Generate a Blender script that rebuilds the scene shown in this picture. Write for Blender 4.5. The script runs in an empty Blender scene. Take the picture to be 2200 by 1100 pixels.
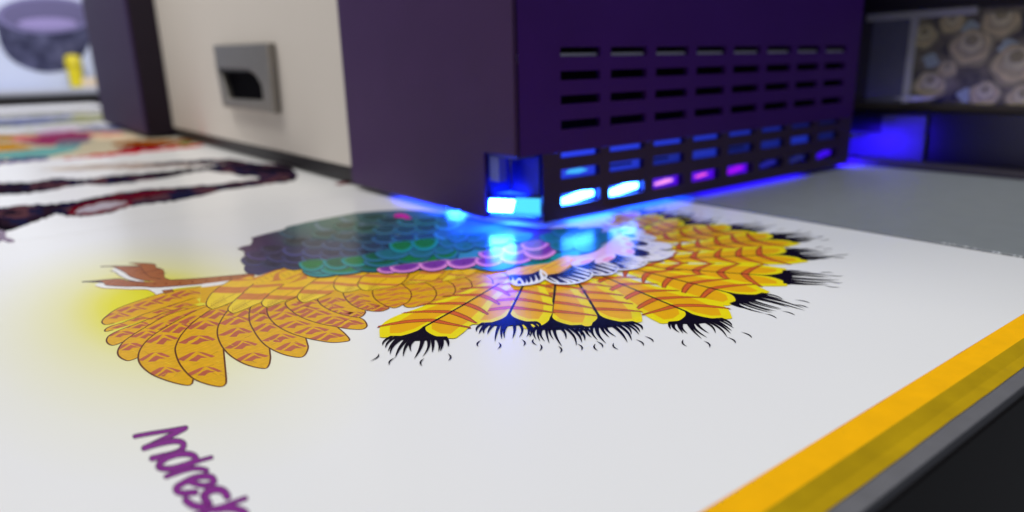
import bpy, bmesh, math, random
import numpy as np
from mathutils import Vector, Matrix
from mathutils.geometry import tessellate_polygon, delaunay_2d_cdt

random.seed(7)
C = bpy.context.scene.collection
S = 0.2                       # camera height above the board, in metres: every length below is in this unit
# ------------------------------------------------------------------ camera
FPX = 1477.4426               # focal length in pixels of the 2200 px wide photograph
RIGHT = Vector((0.7979542, -0.60213802, -0.02643647))
DOWN = Vector((-0.17853537, -0.19424657, -0.96456901))
FWD = Vector((0.57566849, 0.77440175, -0.26250280))
cam = bpy.data.cameras.new("camera")
cam.sensor_width = 36.0
cam.lens = 36.0 * FPX / 2200.0
cam.clip_start, cam.clip_end = 0.01, 60
cam_ob = bpy.data.objects.new("camera", cam)
C.objects.link(cam_ob)
up, back = -DOWN, -FWD
cam_ob.matrix_world = Matrix(((RIGHT.x, up.x, back.x, 0), (RIGHT.y, up.y, back.y, 0), (RIGHT.z, up.z, back.z, S), (0, 0, 0, 1)))
bpy.context.scene.camera = cam_ob
cam.dof.use_dof = True
cam.dof.focus_distance = 2.64 * S
cam.dof.aperture_fstop = cam.lens / 1000 / (0.042 * S)
# ------------------------------------------------------------------ world, lamps, exposure
W = bpy.data.worlds.new("World")
bpy.context.scene.world = W
W.use_nodes = True
W.node_tree.nodes["Background"].inputs[0].default_value = (0.86, 0.90, 1.0, 1)
W.node_tree.nodes["Background"].inputs[1].default_value = 0.16


def area(name, loc, target, size, power, col):
    l = bpy.data.lights.new(name, "AREA")
    l.shape = "RECTANGLE"
    l.size, l.size_y = size
    l.energy, l.color = power, col
    o = bpy.data.objects.new(name, l)
    C.objects.link(o)
    o.location = loc
    o.rotation_euler = (Vector(target) - Vector(loc)).to_track_quat("-Z", "Y").to_euler()
    return o


area("hall_ceiling_lamp", (-0.1, 0.75, 2.6), (0.4, 0.75, 0), (1.6, 1.4), 18, (0.985, 1.0, 0.985))
area("hall_side_lamp", (-2.4, 1.3, 0.6), (0.5, 1.4, 0.05), (1.2, 0.8), 15, (1.0, 0.88, 0.78))
area("hall_far_lamp", (0.2, 5.6, 2.4), (0.2, 6.6, 0.2), (1.6, 1.2), 62, (1.0, 0.96, 0.92))
area("added_right_fill", (1.7, 0.50, 2.3), (1.3, 0.43, 0), (1.4, 0.2), 30, (0.98, 0.99, 1.0))  # added fill light, brightens the right end of the board
area("added_middle_fill", (-0.35, 2.5, 2.4), (0.15, 1.75, 0), (1.2, 0.8), 42, (1.0, 0.95, 0.87))  # added warm fill light for the boards beside the gantry
sc = bpy.context.scene
sc.view_settings.view_transform = "Standard"
sc.view_settings.look = "None"
sc.view_settings.exposure = 0
sc.view_settings.gamma = 1
sc.render.engine = "CYCLES"
sc.cycles.use_denoising = True
sc.cycles.max_bounces = 6
sc.cycles.sample_clamp_indirect = 6.0


# ------------------------------------------------------------------ helpers
def lin(c):
    return tuple((v / 255 / 12.92) if v / 255 <= 0.04045 else ((v / 255 + 0.055) / 1.055) ** 2.4 for v in c)


MATS = {}


def mat(name, rgb, rough=0.4, spec=0.4, noise=0.0, nscale=40.0, metallic=0.0, coat=0.0, bump=0.0, stretch=(1, 1, 1)):
    """plain procedural material: a base colour broken up by noise"""
    if name in MATS:
        return MATS[name]
    m = bpy.data.materials.new(name)
    m.use_nodes = True
    nt = m.node_tree
    b = nt.nodes["Principled BSDF"]
    b.inputs["Base Color"].default_value = (*rgb, 1)
    b.inputs["Roughness"].default_value = rough
    b.inputs["Specular IOR Level"].default_value = spec
    b.inputs["Metallic"].default_value = metallic
    b.inputs["Coat Weight"].default_value = coat
    if noise or bump:
        tc = nt.nodes.new("ShaderNodeTexCoord")
        mp = nt.nodes.new("ShaderNodeMapping")
        mp.inputs["Scale"].default_value = stretch
        n = nt.nodes.new("ShaderNodeTexNoise")
        n.inputs["Scale"].default_value = nscale
        n.inputs["Detail"].default_value = 5
        nt.links.new(tc.outputs["Object"], mp.inputs[0])
        nt.links.new(mp.outputs[0], n.inputs["Vector"])
        if noise:
            r = nt.nodes.new("ShaderNodeMapRange")
            r.inputs["From Min"].default_value = 0.3
            r.inputs["From Max"].default_value = 0.7
            r.inputs["To Min"].default_value = 1 - noise
            r.inputs["To Max"].default_value = 1 + noise
            mx = nt.nodes.new("ShaderNodeMix")
            mx.data_type = "RGBA"
            mx.blend_type = "MULTIPLY"
            mx.inputs["Factor"].default_value = 1
            mx.inputs["A"].default_value = (*rgb, 1)
            nt.links.new(n.outputs["Fac"], r.inputs["Value"])
            nt.links.new(r.outputs[0], mx.inputs["B"])
            nt.links.new(mx.outputs["Result"], b.inputs["Base Color"])
        if bump:
            bp = nt.nodes.new("ShaderNodeBump")
            bp.inputs["Strength"].default_value = bump
            bp.inputs["Distance"].default_value = 0.001
            nt.links.new(n.outputs["Fac"], bp.inputs["Height"])
            nt.links.new(bp.outputs[0], b.inputs["Normal"])
    MATS[name] = m
    return m


def glow_mat(name, rgb, strength):
    if name in MATS:
        return MATS[name]
    m = bpy.data.materials.new(name)
    m.use_nodes = True
    b = m.node_tree.nodes["Principled BSDF"]
    b.inputs["Base Color"].default_value = (0.05, 0.05, 0.08, 1)
    b.inputs["Emission Color"].default_value = (*rgb, 1)
    b.inputs["Emission Strength"].default_value = strength
    MATS[name] = m
    return m


INK_K = 0.87                  # how bright white board shows in the photograph, to turn seen ink into ink colour


def ink(rgb, noise=0.07, rough=0.22, nscale=90, stretch=(1, 1, 1)):
    key = "ink_%d_%d_%d_%d" % (*rgb, int(noise * 100))
    return mat(key, tuple(min(0.85, max(0.003, v / INK_K)) for v in lin(rgb)), rough, 0.22, noise, nscale, stretch=stretch)


def ray(p):
    return RIGHT * ((p[0] - 1100) / FPX) + DOWN * ((p[1] - 550) / FPX) + FWD


def PZ(p, z=0.0):             # a traced point of the print, laid on the horizontal plane z
    r = ray(p)
    t = (z - 1) / r.z
    return Vector((r.x * t, r.y * t, z))


def PY(p, y):
    r = ray(p)
    t = y / r.y
    return Vector((r.x * t, y, 1 + r.z * t))


def PX(p, x):
    r = ray(p)
    t = x / r.x
    return Vector((x, r.y * t, 1 + r.z * t))


def link(name, me, parent=None):
    o = bpy.data.objects.new(name, me)
    C.objects.link(o)
    o.parent = parent
    return o


def tag(o, label=None, cat=None, group=None, kind=None):
    for k, v in (("label", label), ("category", cat), ("group", group), ("kind", kind)):
        if v:
            o[k] = v
    return o


def thing(name, label, cat, group=None, loc=(0, 0, 0)):
    o = bpy.data.objects.new(name, None)
    C.objects.link(o)
    o.empty_display_size = 0.02
    return tag(o, label, cat, group)


class MB:
    """collects polygons with materials; coordinates in units of S"""

    def __init__(self):
        self.v, self.f, self.m, self.mats = [], [], [], []

    def mi(self, m):
        if m not in self.mats:
            self.mats.append(m)
        return self.mats.index(m)

    def face(self, pts, m):
        b = len(self.v)
        self.v += [Vector(p) * S for p in pts]
        self.f.append(tuple(range(b, b + len(pts))))
        self.m.append(self.mi(m))

    def poly(self, loops, m, flip=False):
        """filled flat polygon, maybe concave, maybe with holes; loops of 3-d points"""
        if not isinstance(loops[0][0], (Vector, tuple, list)):
            loops = [loops]
        loops = [[Vector(p) for p in l] for l in loops]
        flat = [p for l in loops for p in l]
        b = len(self.v)
        self.v += [p * S for p in flat]
        k = self.mi(m)
        for t in tessellate_polygon(loops):
            a, c, d = t
            n = (flat[c] - flat[a]).cross(flat[d] - flat[a])
            if n.length < 1e-12:
                continue
            if (n.z < 0 and abs(n.z) > 0.5 * n.length):
                a, c = c, a
            if flip:
                a, c = c, a
            self.f.append((b + a, b + c, b + d))
            self.m.append(k)

    def box(self, lo, hi, m):
        x0, y0, z0 = lo
        x1, y1, z1 = hi
        p = [(x0, y0, z0), (x1, y0, z0), (x1, y1, z0), (x0, y1, z0), (x0, y0, z1), (x1, y0, z1), (x1, y1, z1), (x0, y1, z1)]
        b = len(self.v)
        self.v += [Vector(q) * S for q in p]
        k = self.mi(m)
        for f in ((0, 3, 2, 1), (4, 5, 6, 7), (0, 1, 5, 4), (1, 2, 6, 5), (2, 3, 7, 6), (3, 0, 4, 7)):
            self.f.append(tuple(b + i for i in f))
            self.m.append(k)

    def prism(self, loops, off, m):
        """loops (outer, holes) of 3-d points extruded by the vector off"""
        off = Vector(off)
        loops = [[Vector(p) for p in l] for l in loops]
        self.poly(loops, m)
        self.poly([[p + off for p in l] for l in loops], m)
        for l in loops:
            for i in range(len(l)):
                a, b2 = l[i], l[(i + 1) % len(l)]
                self.face([a, b2, b2 + off, a + off], m)

    def build(self, name, parent=None, bevel=0.0, smooth=False):
        me = bpy.data.meshes.new(name)
        me.from_pydata([tuple(v) for v in self.v], [], self.f)
        for m in self.mats:
            me.materials.append(m)
        me.polygons.foreach_set("material_index", self.m)
        if bevel:
            bm = bmesh.new()
            bm.from_mesh(me)
            bmesh.ops.remove_doubles(bm, verts=bm.verts, dist=1e-6)
            bmesh.ops.recalc_face_normals(bm, faces=bm.faces)
            ed = [e for e in bm.edges if len(e.link_faces) == 2 and e.calc_face_angle(0) > 0.6]
            bmesh.ops.bevel(bm, geom=ed, offset=bevel * S, segments=3, affect="EDGES", profile=0.5)
            bm.to_mesh(me)
            bm.free()
        if smooth:
            me.polygons.foreach_set("use_smooth", [True] * len(me.polygons))
            try:
                me.set_sharp_from_angle(angle=math.radians(35))
            except Exception:
                pass
        me.update()
        return link(name, me, parent)


def spl(pts, n=6, closed=False):
    """Catmull-Rom through 2-d points"""
    P_ = [np.array(p, float) for p in pts]
    N = len(P_)
    out = []
    rng = range(N) if closed else range(N - 1)
    for i in rng:
        p1, p2 = P_[i], P_[(i + 1) % N]
        p0 = P_[(i - 1) % N] if (closed or i > 0) else 2 * p1 - p2
        p3 = P_[(i + 2) % N] if (closed or i + 2 < N) else 2 * p2 - p1
        for k in range(n):
            t = k / n
            out.append(0.5 * ((2 * p1) + (-p0 + p2) * t + (2 * p0 - 5 * p1 + 4 * p2 - p3) * t * t + (-p0 + 3 * p1 - 3 * p2 + p3) * t ** 3))
    if not closed:
        out.append(P_[-1])
    return out


DZ = 1.0e-5


class Print:
    """flat ink shapes traced in photograph pixels and laid on the board; every shape lies one ink layer above the last"""

    def __init__(self, z0=0):
        self.mb = MB()
        self.z = z0

    def lay(self, px):
        return [PZ(p, self.z * DZ) for p in px]

    def fill(self, px, m, smooth=True, n=5):
        if smooth:
            px = spl(px, n, True)
        self.z += 1
        self.mb.poly(self.lay(px), m)

    def flat(self, pts, m):       # polygon given in plane coordinates
        self.z += 1
        self.mb.poly([Vector((p[0], p[1], self.z * DZ)) for p in pts], m)

    def stroke2(self, pts, w, m, taper=(1, 1)):
        """ribbon in plane coordinates"""
        self.z += 1
        pts = [np.array(p, float) for p in pts]
        N = len(pts)
        if N < 2:
            return
        L_, R_ = [], []
        for i in range(N):
            d = pts[min(i + 1, N - 1)] - pts[max(i - 1, 0)]
            d = d / (np.hypot(*d) + 1e-9)
            nn = np.array([-d[1], d[0]])
            t = i / (N - 1)
            ww = w * (taper[0] + (1 - taper[0]) * min(1, t * 3)) * (taper[1] + (1 - taper[1]) * min(1, (1 - t) * 3)) / 2
            L_.append(pts[i] + nn * ww)
            R_.append(pts[i] - nn * ww)
        z = self.z * DZ
        for i in range(N - 1):
            self.mb.face([(*R_[i], z), (*R_[i + 1], z), (*L_[i + 1], z), (*L_[i], z)], m)

    def stroke(self, px, w, m, smooth=True, taper=(1, 1), n=5):
        if smooth and len(px) > 2:
            px = spl(px, n)
        self.stroke2([PZ(p)[:2] for p in px], w, m, taper)

    def strokepx(self, px, w, m, n=5, cap=True):
        """ribbon of constant width in the traced pixels"""
        self.z += 1
        pts = spl(px, n) if len(px) > 2 else [np.array(p, float) for p in px]
        N = len(pts)
        L_, R_ = [], []
        for i in range(N):
            d = pts[min(i + 1, N - 1)] - pts[max(i - 1, 0)]
            d = d / (np.hypot(*d) + 1e-9)
            nn = np.array([-d[1], d[0]]) * w / 2
            L_.append(pts[i] + nn)
            R_.append(pts[i] - nn)
        if cap:
            for e, q in ((0, -1), (N - 1, 1)):
                d = pts[min(e + 1, N - 1)] - pts[max(e - 1, 0)]
                d = d / (np.hypot(*d) + 1e-9)
                nn = np.array([-d[1], d[0]])
                arc = [pts[e] + (nn * math.cos(a) + d * q * math.sin(a)) * w / 2 for a in np.linspace(0, math.pi, 7)]
                self.mb.poly(self.lay(arc), m)
        z = self.z * DZ
        for i in range(N - 1):
            self.mb.face([PZ(R_[i], z), PZ(R_[i + 1], z), PZ(L_[i + 1], z), PZ(L_[i], z)], m)

    def build(self, name, parent):
        return self.mb.build(name, parent)


def hull(pts):
    pts = sorted(map(tuple, pts))

    def half(ps):
        h = []
        for p in ps:
            while len(h) > 1 and (h[-1][0] - h[-2][0]) * (p[1] - h[-2][1]) - (h[-1][1] - h[-2][1]) * (p[0] - h[-2][0]) <= 0:
                h.pop()
            h.append(p)
        return h
    a, b = half(pts), half(pts[::-1])
    return a[:-1] + b[:-1]


def clip(poly, conv):
    """polygon cut to a convex outline"""
    out = [tuple(p) for p in poly]
    for i in range(len(conv)):
        a, b = conv[i], conv[(i + 1) % len(conv)]
        ins = lambda p: (b[0] - a[0]) * (p[1] - a[1]) - (b[1] - a[1]) * (p[0] - a[0]) >= 0
        src, out = out, []
        for j in range(len(src)):
            p, q = src[j - 1], src[j]
            if ins(q) != ins(p):
                d1 = (b[0] - a[0]) * (p[1] - a[1]) - (b[1] - a[1]) * (p[0] - a[0])
                d2 = (b[0] - a[0]) * (q[1] - a[1]) - (b[1] - a[1]) * (q[0] - a[0])
                t = d1 / (d1 - d2)
                out.append((p[0] + (q[0] - p[0]) * t, p[1] + (q[1] - p[1]) * t))
            if ins(q):
                out.append(q)
        if not out:
            return []
    return out


# ================================================================== the printer's table
bed_grey = mat("bed_grey", lin((142, 148, 152)), 0.42, 0.5, 0.04, 30, metallic=0.35)
dark_body = mat("dark_body", lin((20, 17, 20)), 0.5, 0.15, 0.10, 25)
strip_grey = mat("strip_grey", lin((92, 92, 98)), 0.5, 0.4, 0.08, 60)
black_gap = mat("black_gap", (0.004, 0.004, 0.006), 0.6, 0.2)
lavender = mat("board_edge", lin((190, 190, 205)), 0.5, 0.3, 0.03)
rail_dark = mat("rail_dark", lin((60, 54, 66)), 0.45, 0.4, 0.1, 30)
white_board = mat("white_board", lin((234, 235, 237)), 0.24, 0.24)

TH = 0.012                    # thickness of the white boards
t = thing("printer_table", "wide dark printer table with grey metal bed under the printed boards", "table")
m = MB()
m.box((-7, 0.63, -0.30), (7.6, 34, -TH - 0.001), strip_grey)
m.build("bed_top", t, bevel=0.006)
m = MB()
m.box((-7, 0.66, -6), (7.6, 33.9, -0.301), dark_body)
m.build("table_body", t)
m = MB()
m.box((-7, 0.622, -6), (7.6, 0.659, -0.045), dark_body)
m.build("front_panel", t, bevel=0.008)
m = MB()
m.box((4.128, 0.75, -TH), (6.76, 33, 0.002), bed_grey)
m.build("metal_plate", t, bevel=0.004)
m = MB()
m.box((6.762, -4, -0.05), (7.02, 33, 0.055), rail_dark)
m.build("edge_rail", t, bevel=0.01)
seal = mat("clear_seal", lin((120, 122, 126)), 0.25, 0.5)
m = MB()
m.box((4.106, 0.8, -TH), (4.127, 6, -0.004), black_gap)
m.build("dark_joint", t)
bub = mat("bubble_white", lin((225, 228, 232)), 0.2, 0.6)
for i, (bx_, by_) in enumerate([(2028, 522), (2040, 524), (2050, 525), (2076, 530), (2095, 533), (2135, 541), (2146, 543), (2180, 549), (2193, 551)]):
    p = PZ((bx_, by_), 0.004)
    m = MB()
    r = 0.006 if i % 3 else 0.009
    ring = [Vector((p.x + r * math.cos(a), p.y + 1.6 * r * math.sin(a), 0.0025)) for a in np.linspace(0, 2 * math.pi, 9)[:-1]]
    top = p + Vector((0, 0, 0.004))
    for k in range(8):
        m.face([ring[k], ring[(k + 1) % 8], top], bub)
    m.build("air_bubble", t, smooth=True)

# ================================================================== white board with the printed bird
bird = thing("printed_board", "white board printed with a golden winged bird and purple handwriting", "printed board", "printed boards on the bed")
m = MB()
m.box((-6.9, 0.764, -TH), (4.098, 5.45, 0), white_board)
m.build("board_panel", bird, bevel=0.003)
m = MB()
m.face([(4.0985, 0.77, -0.001), (4.1055, 0.77, -0.006), (4.1055, 5.44, -0.006), (4.0985, 5.44, -0.001)], lavender)
m.build("board_edge", bird)

# inks
GOLD = ink((208, 158, 10), 0.13, 0.26, 160, (1, 3, 1))
GOLD2 = ink((226, 178, 18), 0.08)
YEL = ink((226, 194, 34), 0.06)
TYEL = ink((232, 208, 4), 0.03)
TGOLD = ink((220, 164, 6), 0.03)
BROWN = ink((172, 88, 62), 0.10)
BAND = ink((196, 118, 52), 0.08)
RUST = ink((198, 92, 38), 0.05)
RUSTL = ink((120, 46, 20), 0.0)
LINE = ink((92, 48, 18), 0.0)
SOFT = ink((160, 112, 20), 0.0)
BLACK = ink((12, 9, 20), 0.0)
NAVY = ink((26, 22, 66), 0.03)
WHITE = ink((226, 228, 236), 0.02)
LEG = ink((160, 96, 52), 0.07)


# --- yellow glow printed behind the wing
def glow_material():
    mm = bpy.data.materials.new("ink_yellow_glow")
    mm.use_nodes = True
    nt = mm.node_tree
    b = nt.nodes["Principled BSDF"]
    b.inputs["Roughness"].default_value = 0.24
    b.inputs["Specular IOR Level"].default_value = 0.24
    tc = nt.nodes.new("ShaderNodeTexCoord")
    ln = nt.nodes.new("ShaderNodeVectorMath")
    ln.operation = "LENGTH"
    cr = nt.nodes.new("ShaderNodeValToRGB")
    e = cr.color_ramp
    wb = lin((234, 235, 237))
    yl = tuple(min(0.85, v / INK_K) for v in lin((214, 208, 8)))
    mixc = lambda k: tuple(w + (y - w) * k for w, y in zip(wb, yl))
    stops = [(0.0, 1.0), (0.20, 1.0), (0.27, 0.90), (0.34, 0.74), (0.45, 0.50), (0.62, 0.28), (0.80, 0.11), (1.0, 0.0)]
    e.elements[0].position, e.elements[0].color = 0, (*mixc(1), 1)
    e.elements[1].position, e.elements[1].color = 1, (*mixc(0), 1)
    for p_, k_ in stops[1:-1]:
        x = e.elements.new(p_)
        x.color = (*mixc(k_), 1)
    nt.links.new(tc.outputs["Object"], ln.inputs[0])
    nt.links.new(ln.outputs["Value"], cr.inputs[0])
    nt.links.new(cr.outputs[0], b.inputs["Base Color"])
    return mm


gc = PZ((330, 655))
RG = 1.35
me = bpy.data.meshes.new("yellow_glow")
ring = [(math.cos(a), math.sin(a), 0) for a in np.linspace(0, 2 * math.pi, 65)[:-1]]
me.from_pydata(ring, [], [tuple(range(64))])
me.materials.append(glow_material())
g = link("yellow_glow", me, bird)
g.location = (gc.x * S, gc.y * S, 0.5 * DZ * S)
g.scale = (0.80 * S, 1.75 * S, 1)
ZB = 2                        # first ink layer above the glow

# --- leg and foot
z5 = lambda pts: [(x / 5.5 + 150, y / 5.5 + 520) for x, y in pts]
pr = Print(ZB)
pr.fill(z5([(300, 515), (330, 490), (390, 484), (430, 505), (640, 520), (850, 515), (1000, 530), (1180, 520), (1560, 490), (2180, 420), (1950, 490), (1700, 518), (1565, 532), (1530, 515), (1225, 552), (1150, 590), (1110, 622), (1030, 632), (980, 590), (900, 560), (700, 560), (560, 552), (400, 545)]), WHITE, True, 3)
pr.fill(z5([(500, 330), (540, 308), (590, 330), (660, 370), (740, 420), (880, 462), (800, 466), (680, 440), (580, 390), (540, 355)]), WHITE)
pr.strokepx(z5([(305, 520), (400, 546), (560, 552), (700, 560), (900, 562), (980, 592), (1030, 632)]), 1.6, SOFT)
pr.strokepx(z5([(480, 338), (540, 358), (580, 392), (680, 442), (800, 468)]), 1.6, LINE)
up_toe = [(365, 290), (500, 291), (570, 320), (650, 360), (720, 410), (850, 450), (950, 465), (1100, 475), (1190, 447), (1120, 418), (1105, 332), (1020, 300), (1010, 266), (900, 252), (700, 246), (830, 280), (640, 287), (540, 277)]
pr.fill(z5(up_toe), LEG, False)
pr.strokepx(z5([(365, 290), (500, 291), (570, 320), (650, 360), (720, 410), (850, 450), (950, 462)]), 1.6, LINE)
pr.strokepx(z5([(700, 246), (900, 252), (1010, 266), (1020, 300), (1105, 332), (1120, 418), (1190, 447)]), 1.4, LINE)
pr.strokepx(z5([(830, 280), (860, 330), (900, 380), (960, 415), (1080, 440)]), 1.2, LINE)
pr.strokepx(z5([(365, 290), (470, 287), (640, 285), (840, 285)]), 2.0, LINE)
low = [(150, 470), (390, 480), (430, 510), (640, 525), (850, 525), (1000, 535), (1180, 525), (1560, 495), (2180, 420), (2190, 370), (1900, 395), (1500, 430), (1190, 447), (1100, 470), (900, 470), (700, 460), (590, 435), (420, 445), (300, 460)]
pr.fill(z5(low), LEG, False)
pr.strokepx(z5([(150, 470), (390, 480), (430, 510), (640, 525), (850, 525), (1000, 535), (1180, 525), (1560, 495)]), 1.6, LINE)
pr.strokepx(z5([(150, 470), (300, 458), (420, 445), (590, 435), (700, 460), (880, 470)]), 1.6, LINE)
pr.strokepx(z5([(1190, 447), (1500, 430), (1900, 395), (2190, 370)]), 1.2, LINE)
pr.strokepx(z5([(150, 470), (250, 466), (380, 470)]), 2.6, BLACK)
for x, y in [(700, 300), (760, 330), (830, 360), (600, 312), (960, 330), (1030, 370)]:
    pr.strokepx(z5([(x, y + 14), (x + 50, y + 2), (x + 110, y - 4)]), 1.0, RUSTL)
for i, (x, y) in enumerate([(460, 482), (520, 490), (570, 495), (620, 500), (680, 500), (740, 500), (800, 500), (860, 498)]):
    pr.strokepx(z5([(x - 20, y + 18), (x + 30, y - 12), (x + 70, y - 26)]), 1.1, RUSTL)
for x, y in [(1005, 490), (1140, 490), (1300, 482), (1450, 465), (1615, 452), (1770, 432), (1900, 412), (2055, 390)]:
    pr.fill(z5([(x - 22, y + 8), (x + 14, y - 14), (x + 6, y), (x + 12, y + 14)]), RUSTL, False)
pr.fill(z5([(1085, 575), (1210, 558), (1232, 590), (1130, 612)]), LEG, False)
pr.strokepx(z5([(1130, 612), (1085, 575), (1210, 558), (1232, 590)]), 1.3, LINE, 1)
pr.build("bird_leg", bird)

# --- gold ground of the upper wing
pr = Print(ZB + 30)
pr.fill([(432, 618), (500, 608), (560, 592), (602, 577), (650, 566), (760, 575), (880, 582), (1000, 572), (1085, 570), (1092, 600), (1040, 628), (900, 640), (760, 648), (600, 650), (500, 660), (430, 650)], GOLD, False)
pr.build("wing_ground", bird)

# --- long wing feathers; each overlaps its left neighbour
WF = [
    ([(432, 616), (368, 625), (316, 640), (255, 662), (228, 680), (219, 691), (224, 697), (234, 697), (246, 694)], (430, 640)),
    ([(420, 640), (330, 668), (264, 693), (240, 700), (228, 706), (225, 711), (230, 712), (243, 709)], (430, 650)),
    ([(420, 655), (360, 670), (309, 690), (260, 708), (236, 720), (229, 730), (232, 738), (241, 742), (252, 740), (263, 735)], (440, 660)),
    ([(440, 655), (400, 665), (358, 678), (318, 700), (282, 722), (262, 738), (253, 755), (257, 767), (273, 775), (285, 773), (297, 768)], (470, 665)),
    ([(470, 650), (440, 660), (414, 671), (370, 695), (327, 722), (305, 745), (297, 766), (303, 785), (327, 805), (365, 820), (400, 828), (412, 825), (415, 815)], (500, 660)),
    ([(490, 655), (468, 660), (449, 668), (415, 693), (391, 718), (379, 740), (377, 757), (388, 785), (413, 812), (443, 825), (473, 831), (484, 826), (486, 816), (483, 780), (480, 750)], (530, 655)),
    ([(520, 655), (500, 660), (489, 668), (474, 690), (467, 710), (470, 730), (481, 750), (500, 768), (530, 784), (566, 792), (577, 786), (581, 770), (580, 758), (579, 748)], (570, 650)),
    ([(550, 650), (540, 658), (536, 670), (536, 690), (545, 710), (560, 732), (579, 748), (610, 762), (642, 768), (655, 763), (662, 748), (660, 737), (657, 727)], (620, 650)),
    ([(600, 635), (585, 645), (574, 660), (577, 680), (595, 700), (625, 716), (660, 727), (690, 733), (712, 736), (735, 735), (751, 731), (742, 718), (725, 703)], (690, 640)),
    ([(660, 625), (635, 640), (613, 651), (625, 667), (650, 683), (685, 695), (725, 703), (750, 707), (777, 708), (787, 703), (788, 697), (782, 688), (772, 682)], (740, 630)),
    ([(720, 620), (700, 632), (683, 642), (690, 655), (710, 667), (735, 676), (765, 682), (778, 680), (785, 672), (784, 668)], (790, 620)),
    ([(780, 608), (755, 618), (738, 628), (742, 641), (756, 655), (775, 664), (800, 669), (820, 669), (832, 665), (836, 662)], (840, 610)),
]
VF = [
    [(1040, 580), (1075, 582), (1093, 597), (1092, 607), (1080, 615), (1055, 625), (1030, 628)],
    [(1010, 585), (1035, 588), (1052, 596), (1059, 607), (1052, 620), (1030, 632), (1000, 640), (960, 645)],
    [(960, 590), (990, 594), (1008, 602), (1014, 613), (1010, 625), (990, 637), (960, 645), (935, 648)],
    [(920, 595), (950, 600), (970, 609), (978, 620), (975, 632), (958, 643), (930, 651), (905, 655)],
    [(885, 600), (910, 606), (930, 617), (937, 628), (936, 638), (926, 649), (908, 656), (885, 661), (872, 660), (866, 655)],
]


def bands(pr, outline, stations, wpx, hpx, m, jit=1.0):
    h_ = hull(outline)
    for cx, cy in stations:
        for sh in ([(-0.56, 0.38), (-0.14, -0.34), (0.04, -0.46), (-0.14, 0.06), (-0.34, 0.50)],
                   [(-0.22, 0.52), (0.00, 0.02), (0.09, -0.18), (0.36, 0.14), (0.14, 0.22), (0.02, 0.56)],
                   [(0.06, -0.46), (0.26, -0.40), (0.56, -0.02), (0.44, 0.14), (0.24, -0.14)]):
            q = [(cx + wpx * (x + random.uniform(-.03, .03) * jit), cy + hpx * (y + random.uniform(-.06, .06) * jit)) for x, y in sh]
            q = clip(q, h_)
            if len(q) > 2:
                pr.mb.poly(pr.lay(q), m)


WST = [
    [(247, 678), (282, 664), (318, 651), (360, 640), (400, 630)], [(250, 700), (292, 684), (340, 667), (385, 655)], [(258, 717), (297, 698), (345, 680), (390, 668)],
    [(276, 744), (312, 718), (352, 700), (392, 685), (425, 672)], [(352, 797), (331, 766), (348, 728), (384, 704), (420, 686)], [(438, 797), (420, 765), (424, 729), (437, 697), (462, 674)],
    [(540, 766), (518, 740), (506, 713), (506, 688), (520, 670)], [(625, 744), (600, 725), (572, 702), (560, 681), (566, 664)], [(702, 722), (668, 709), (630, 696), (606, 678), (604, 660)],
    [(744, 695), (712, 687), (674, 674), (650, 664), (660, 650)], [(760, 676), (726, 672), (706, 660), (712, 645)], [(815, 662), (785, 657), (766, 648), (762, 636)]]


zw = ZB + 34
for i, (edge, base) in enumerate(WF):
    pr = Print(zw)
    ed = spl(edge, 5)
    outl = [tuple(p) for p in ed] + [base]
    pr.fill(outl, GOLD, False)
    pr.z += 1
    xs = [p[0] for p in edge]
    top = edge[0]
    low_ = max(edge, key=lambda p: p[1])
    bands(pr, outl, WST[i], [62, 60, 62, 62, 66, 74, 66, 66, 70, 70, 62, 60][i], [13, 11, 13, 16, 20, 20, 19, 18, 17, 16, 14, 12][i], BROWN)
    # fine barbs across the feather
    pr.z += 1
    hl = hull(outl)
    for k in range(22):
        cx = random.uniform(min(xs), max(xs) + 30)
        cy = random.uniform(top[1], low_[1])
        a = random.choice((0.5, -0.45)) + random.uniform(-.1, .1)
        L_ = random.uniform(6, 16)
        q = clip([(cx, cy), (cx + L_, cy - a * L_), (cx + L_, cy - a * L_ + 0.8), (cx, cy + 0.8)], hl)
        if len(q) > 2:
            pr.mb.poly(pr.lay(q), SOFT if k % 3 else YEL)
            pr.z += 0.02
    pr.stroke(edge, 0.0062, LINE)
    zw = pr.z + 1
    pr.build("wing_feather", bird)
for i, edge in enumerate(VF):
    pr = Print(zw)
    outl = [tuple(p) for p in spl(edge, 5)]
    outl += [(outl[-1][0] - 60, outl[-1][1] - 10), (outl[0][0] - 60, outl[0][1])]
    pr.fill(outl, GOLD, False)
    pr.z += 1
    x1 = max(p[0] for p in edge)
    y0, y1 = edge[0][1], max(p[1] for p in edge)
    bands(pr, outl, [(x1 - 32, y0 + (y1 - y0) * f_) for f_ in (0.12, 0.36, 0.60, 0.84)], 70, 9, BAND)
    pr.stroke(edge, 0.0056, LINE)
    zw = pr.z + 1
    pr.build("wing_feather", bird)
pr = Print(zw)
A0 = [(850, 596), (815, 608), (801, 625), (804, 640), (820, 653), (845, 662), (862, 657), (878, 648), (884, 635), (880, 624), (868, 614)]
outl = [tuple(p) for p in spl(A0, 5, True)]
pr.fill(outl, GOLD, False)
pr.z += 1
bands(pr, outl, [(843, 620), (843, 631), (845, 642), (846, 653)], 78, 9, BAND)
pr.stroke(A0 + [A0[0]], 0.0056, LINE)
zw = pr.z + 1
pr.build("wing_feather", bird)

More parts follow.
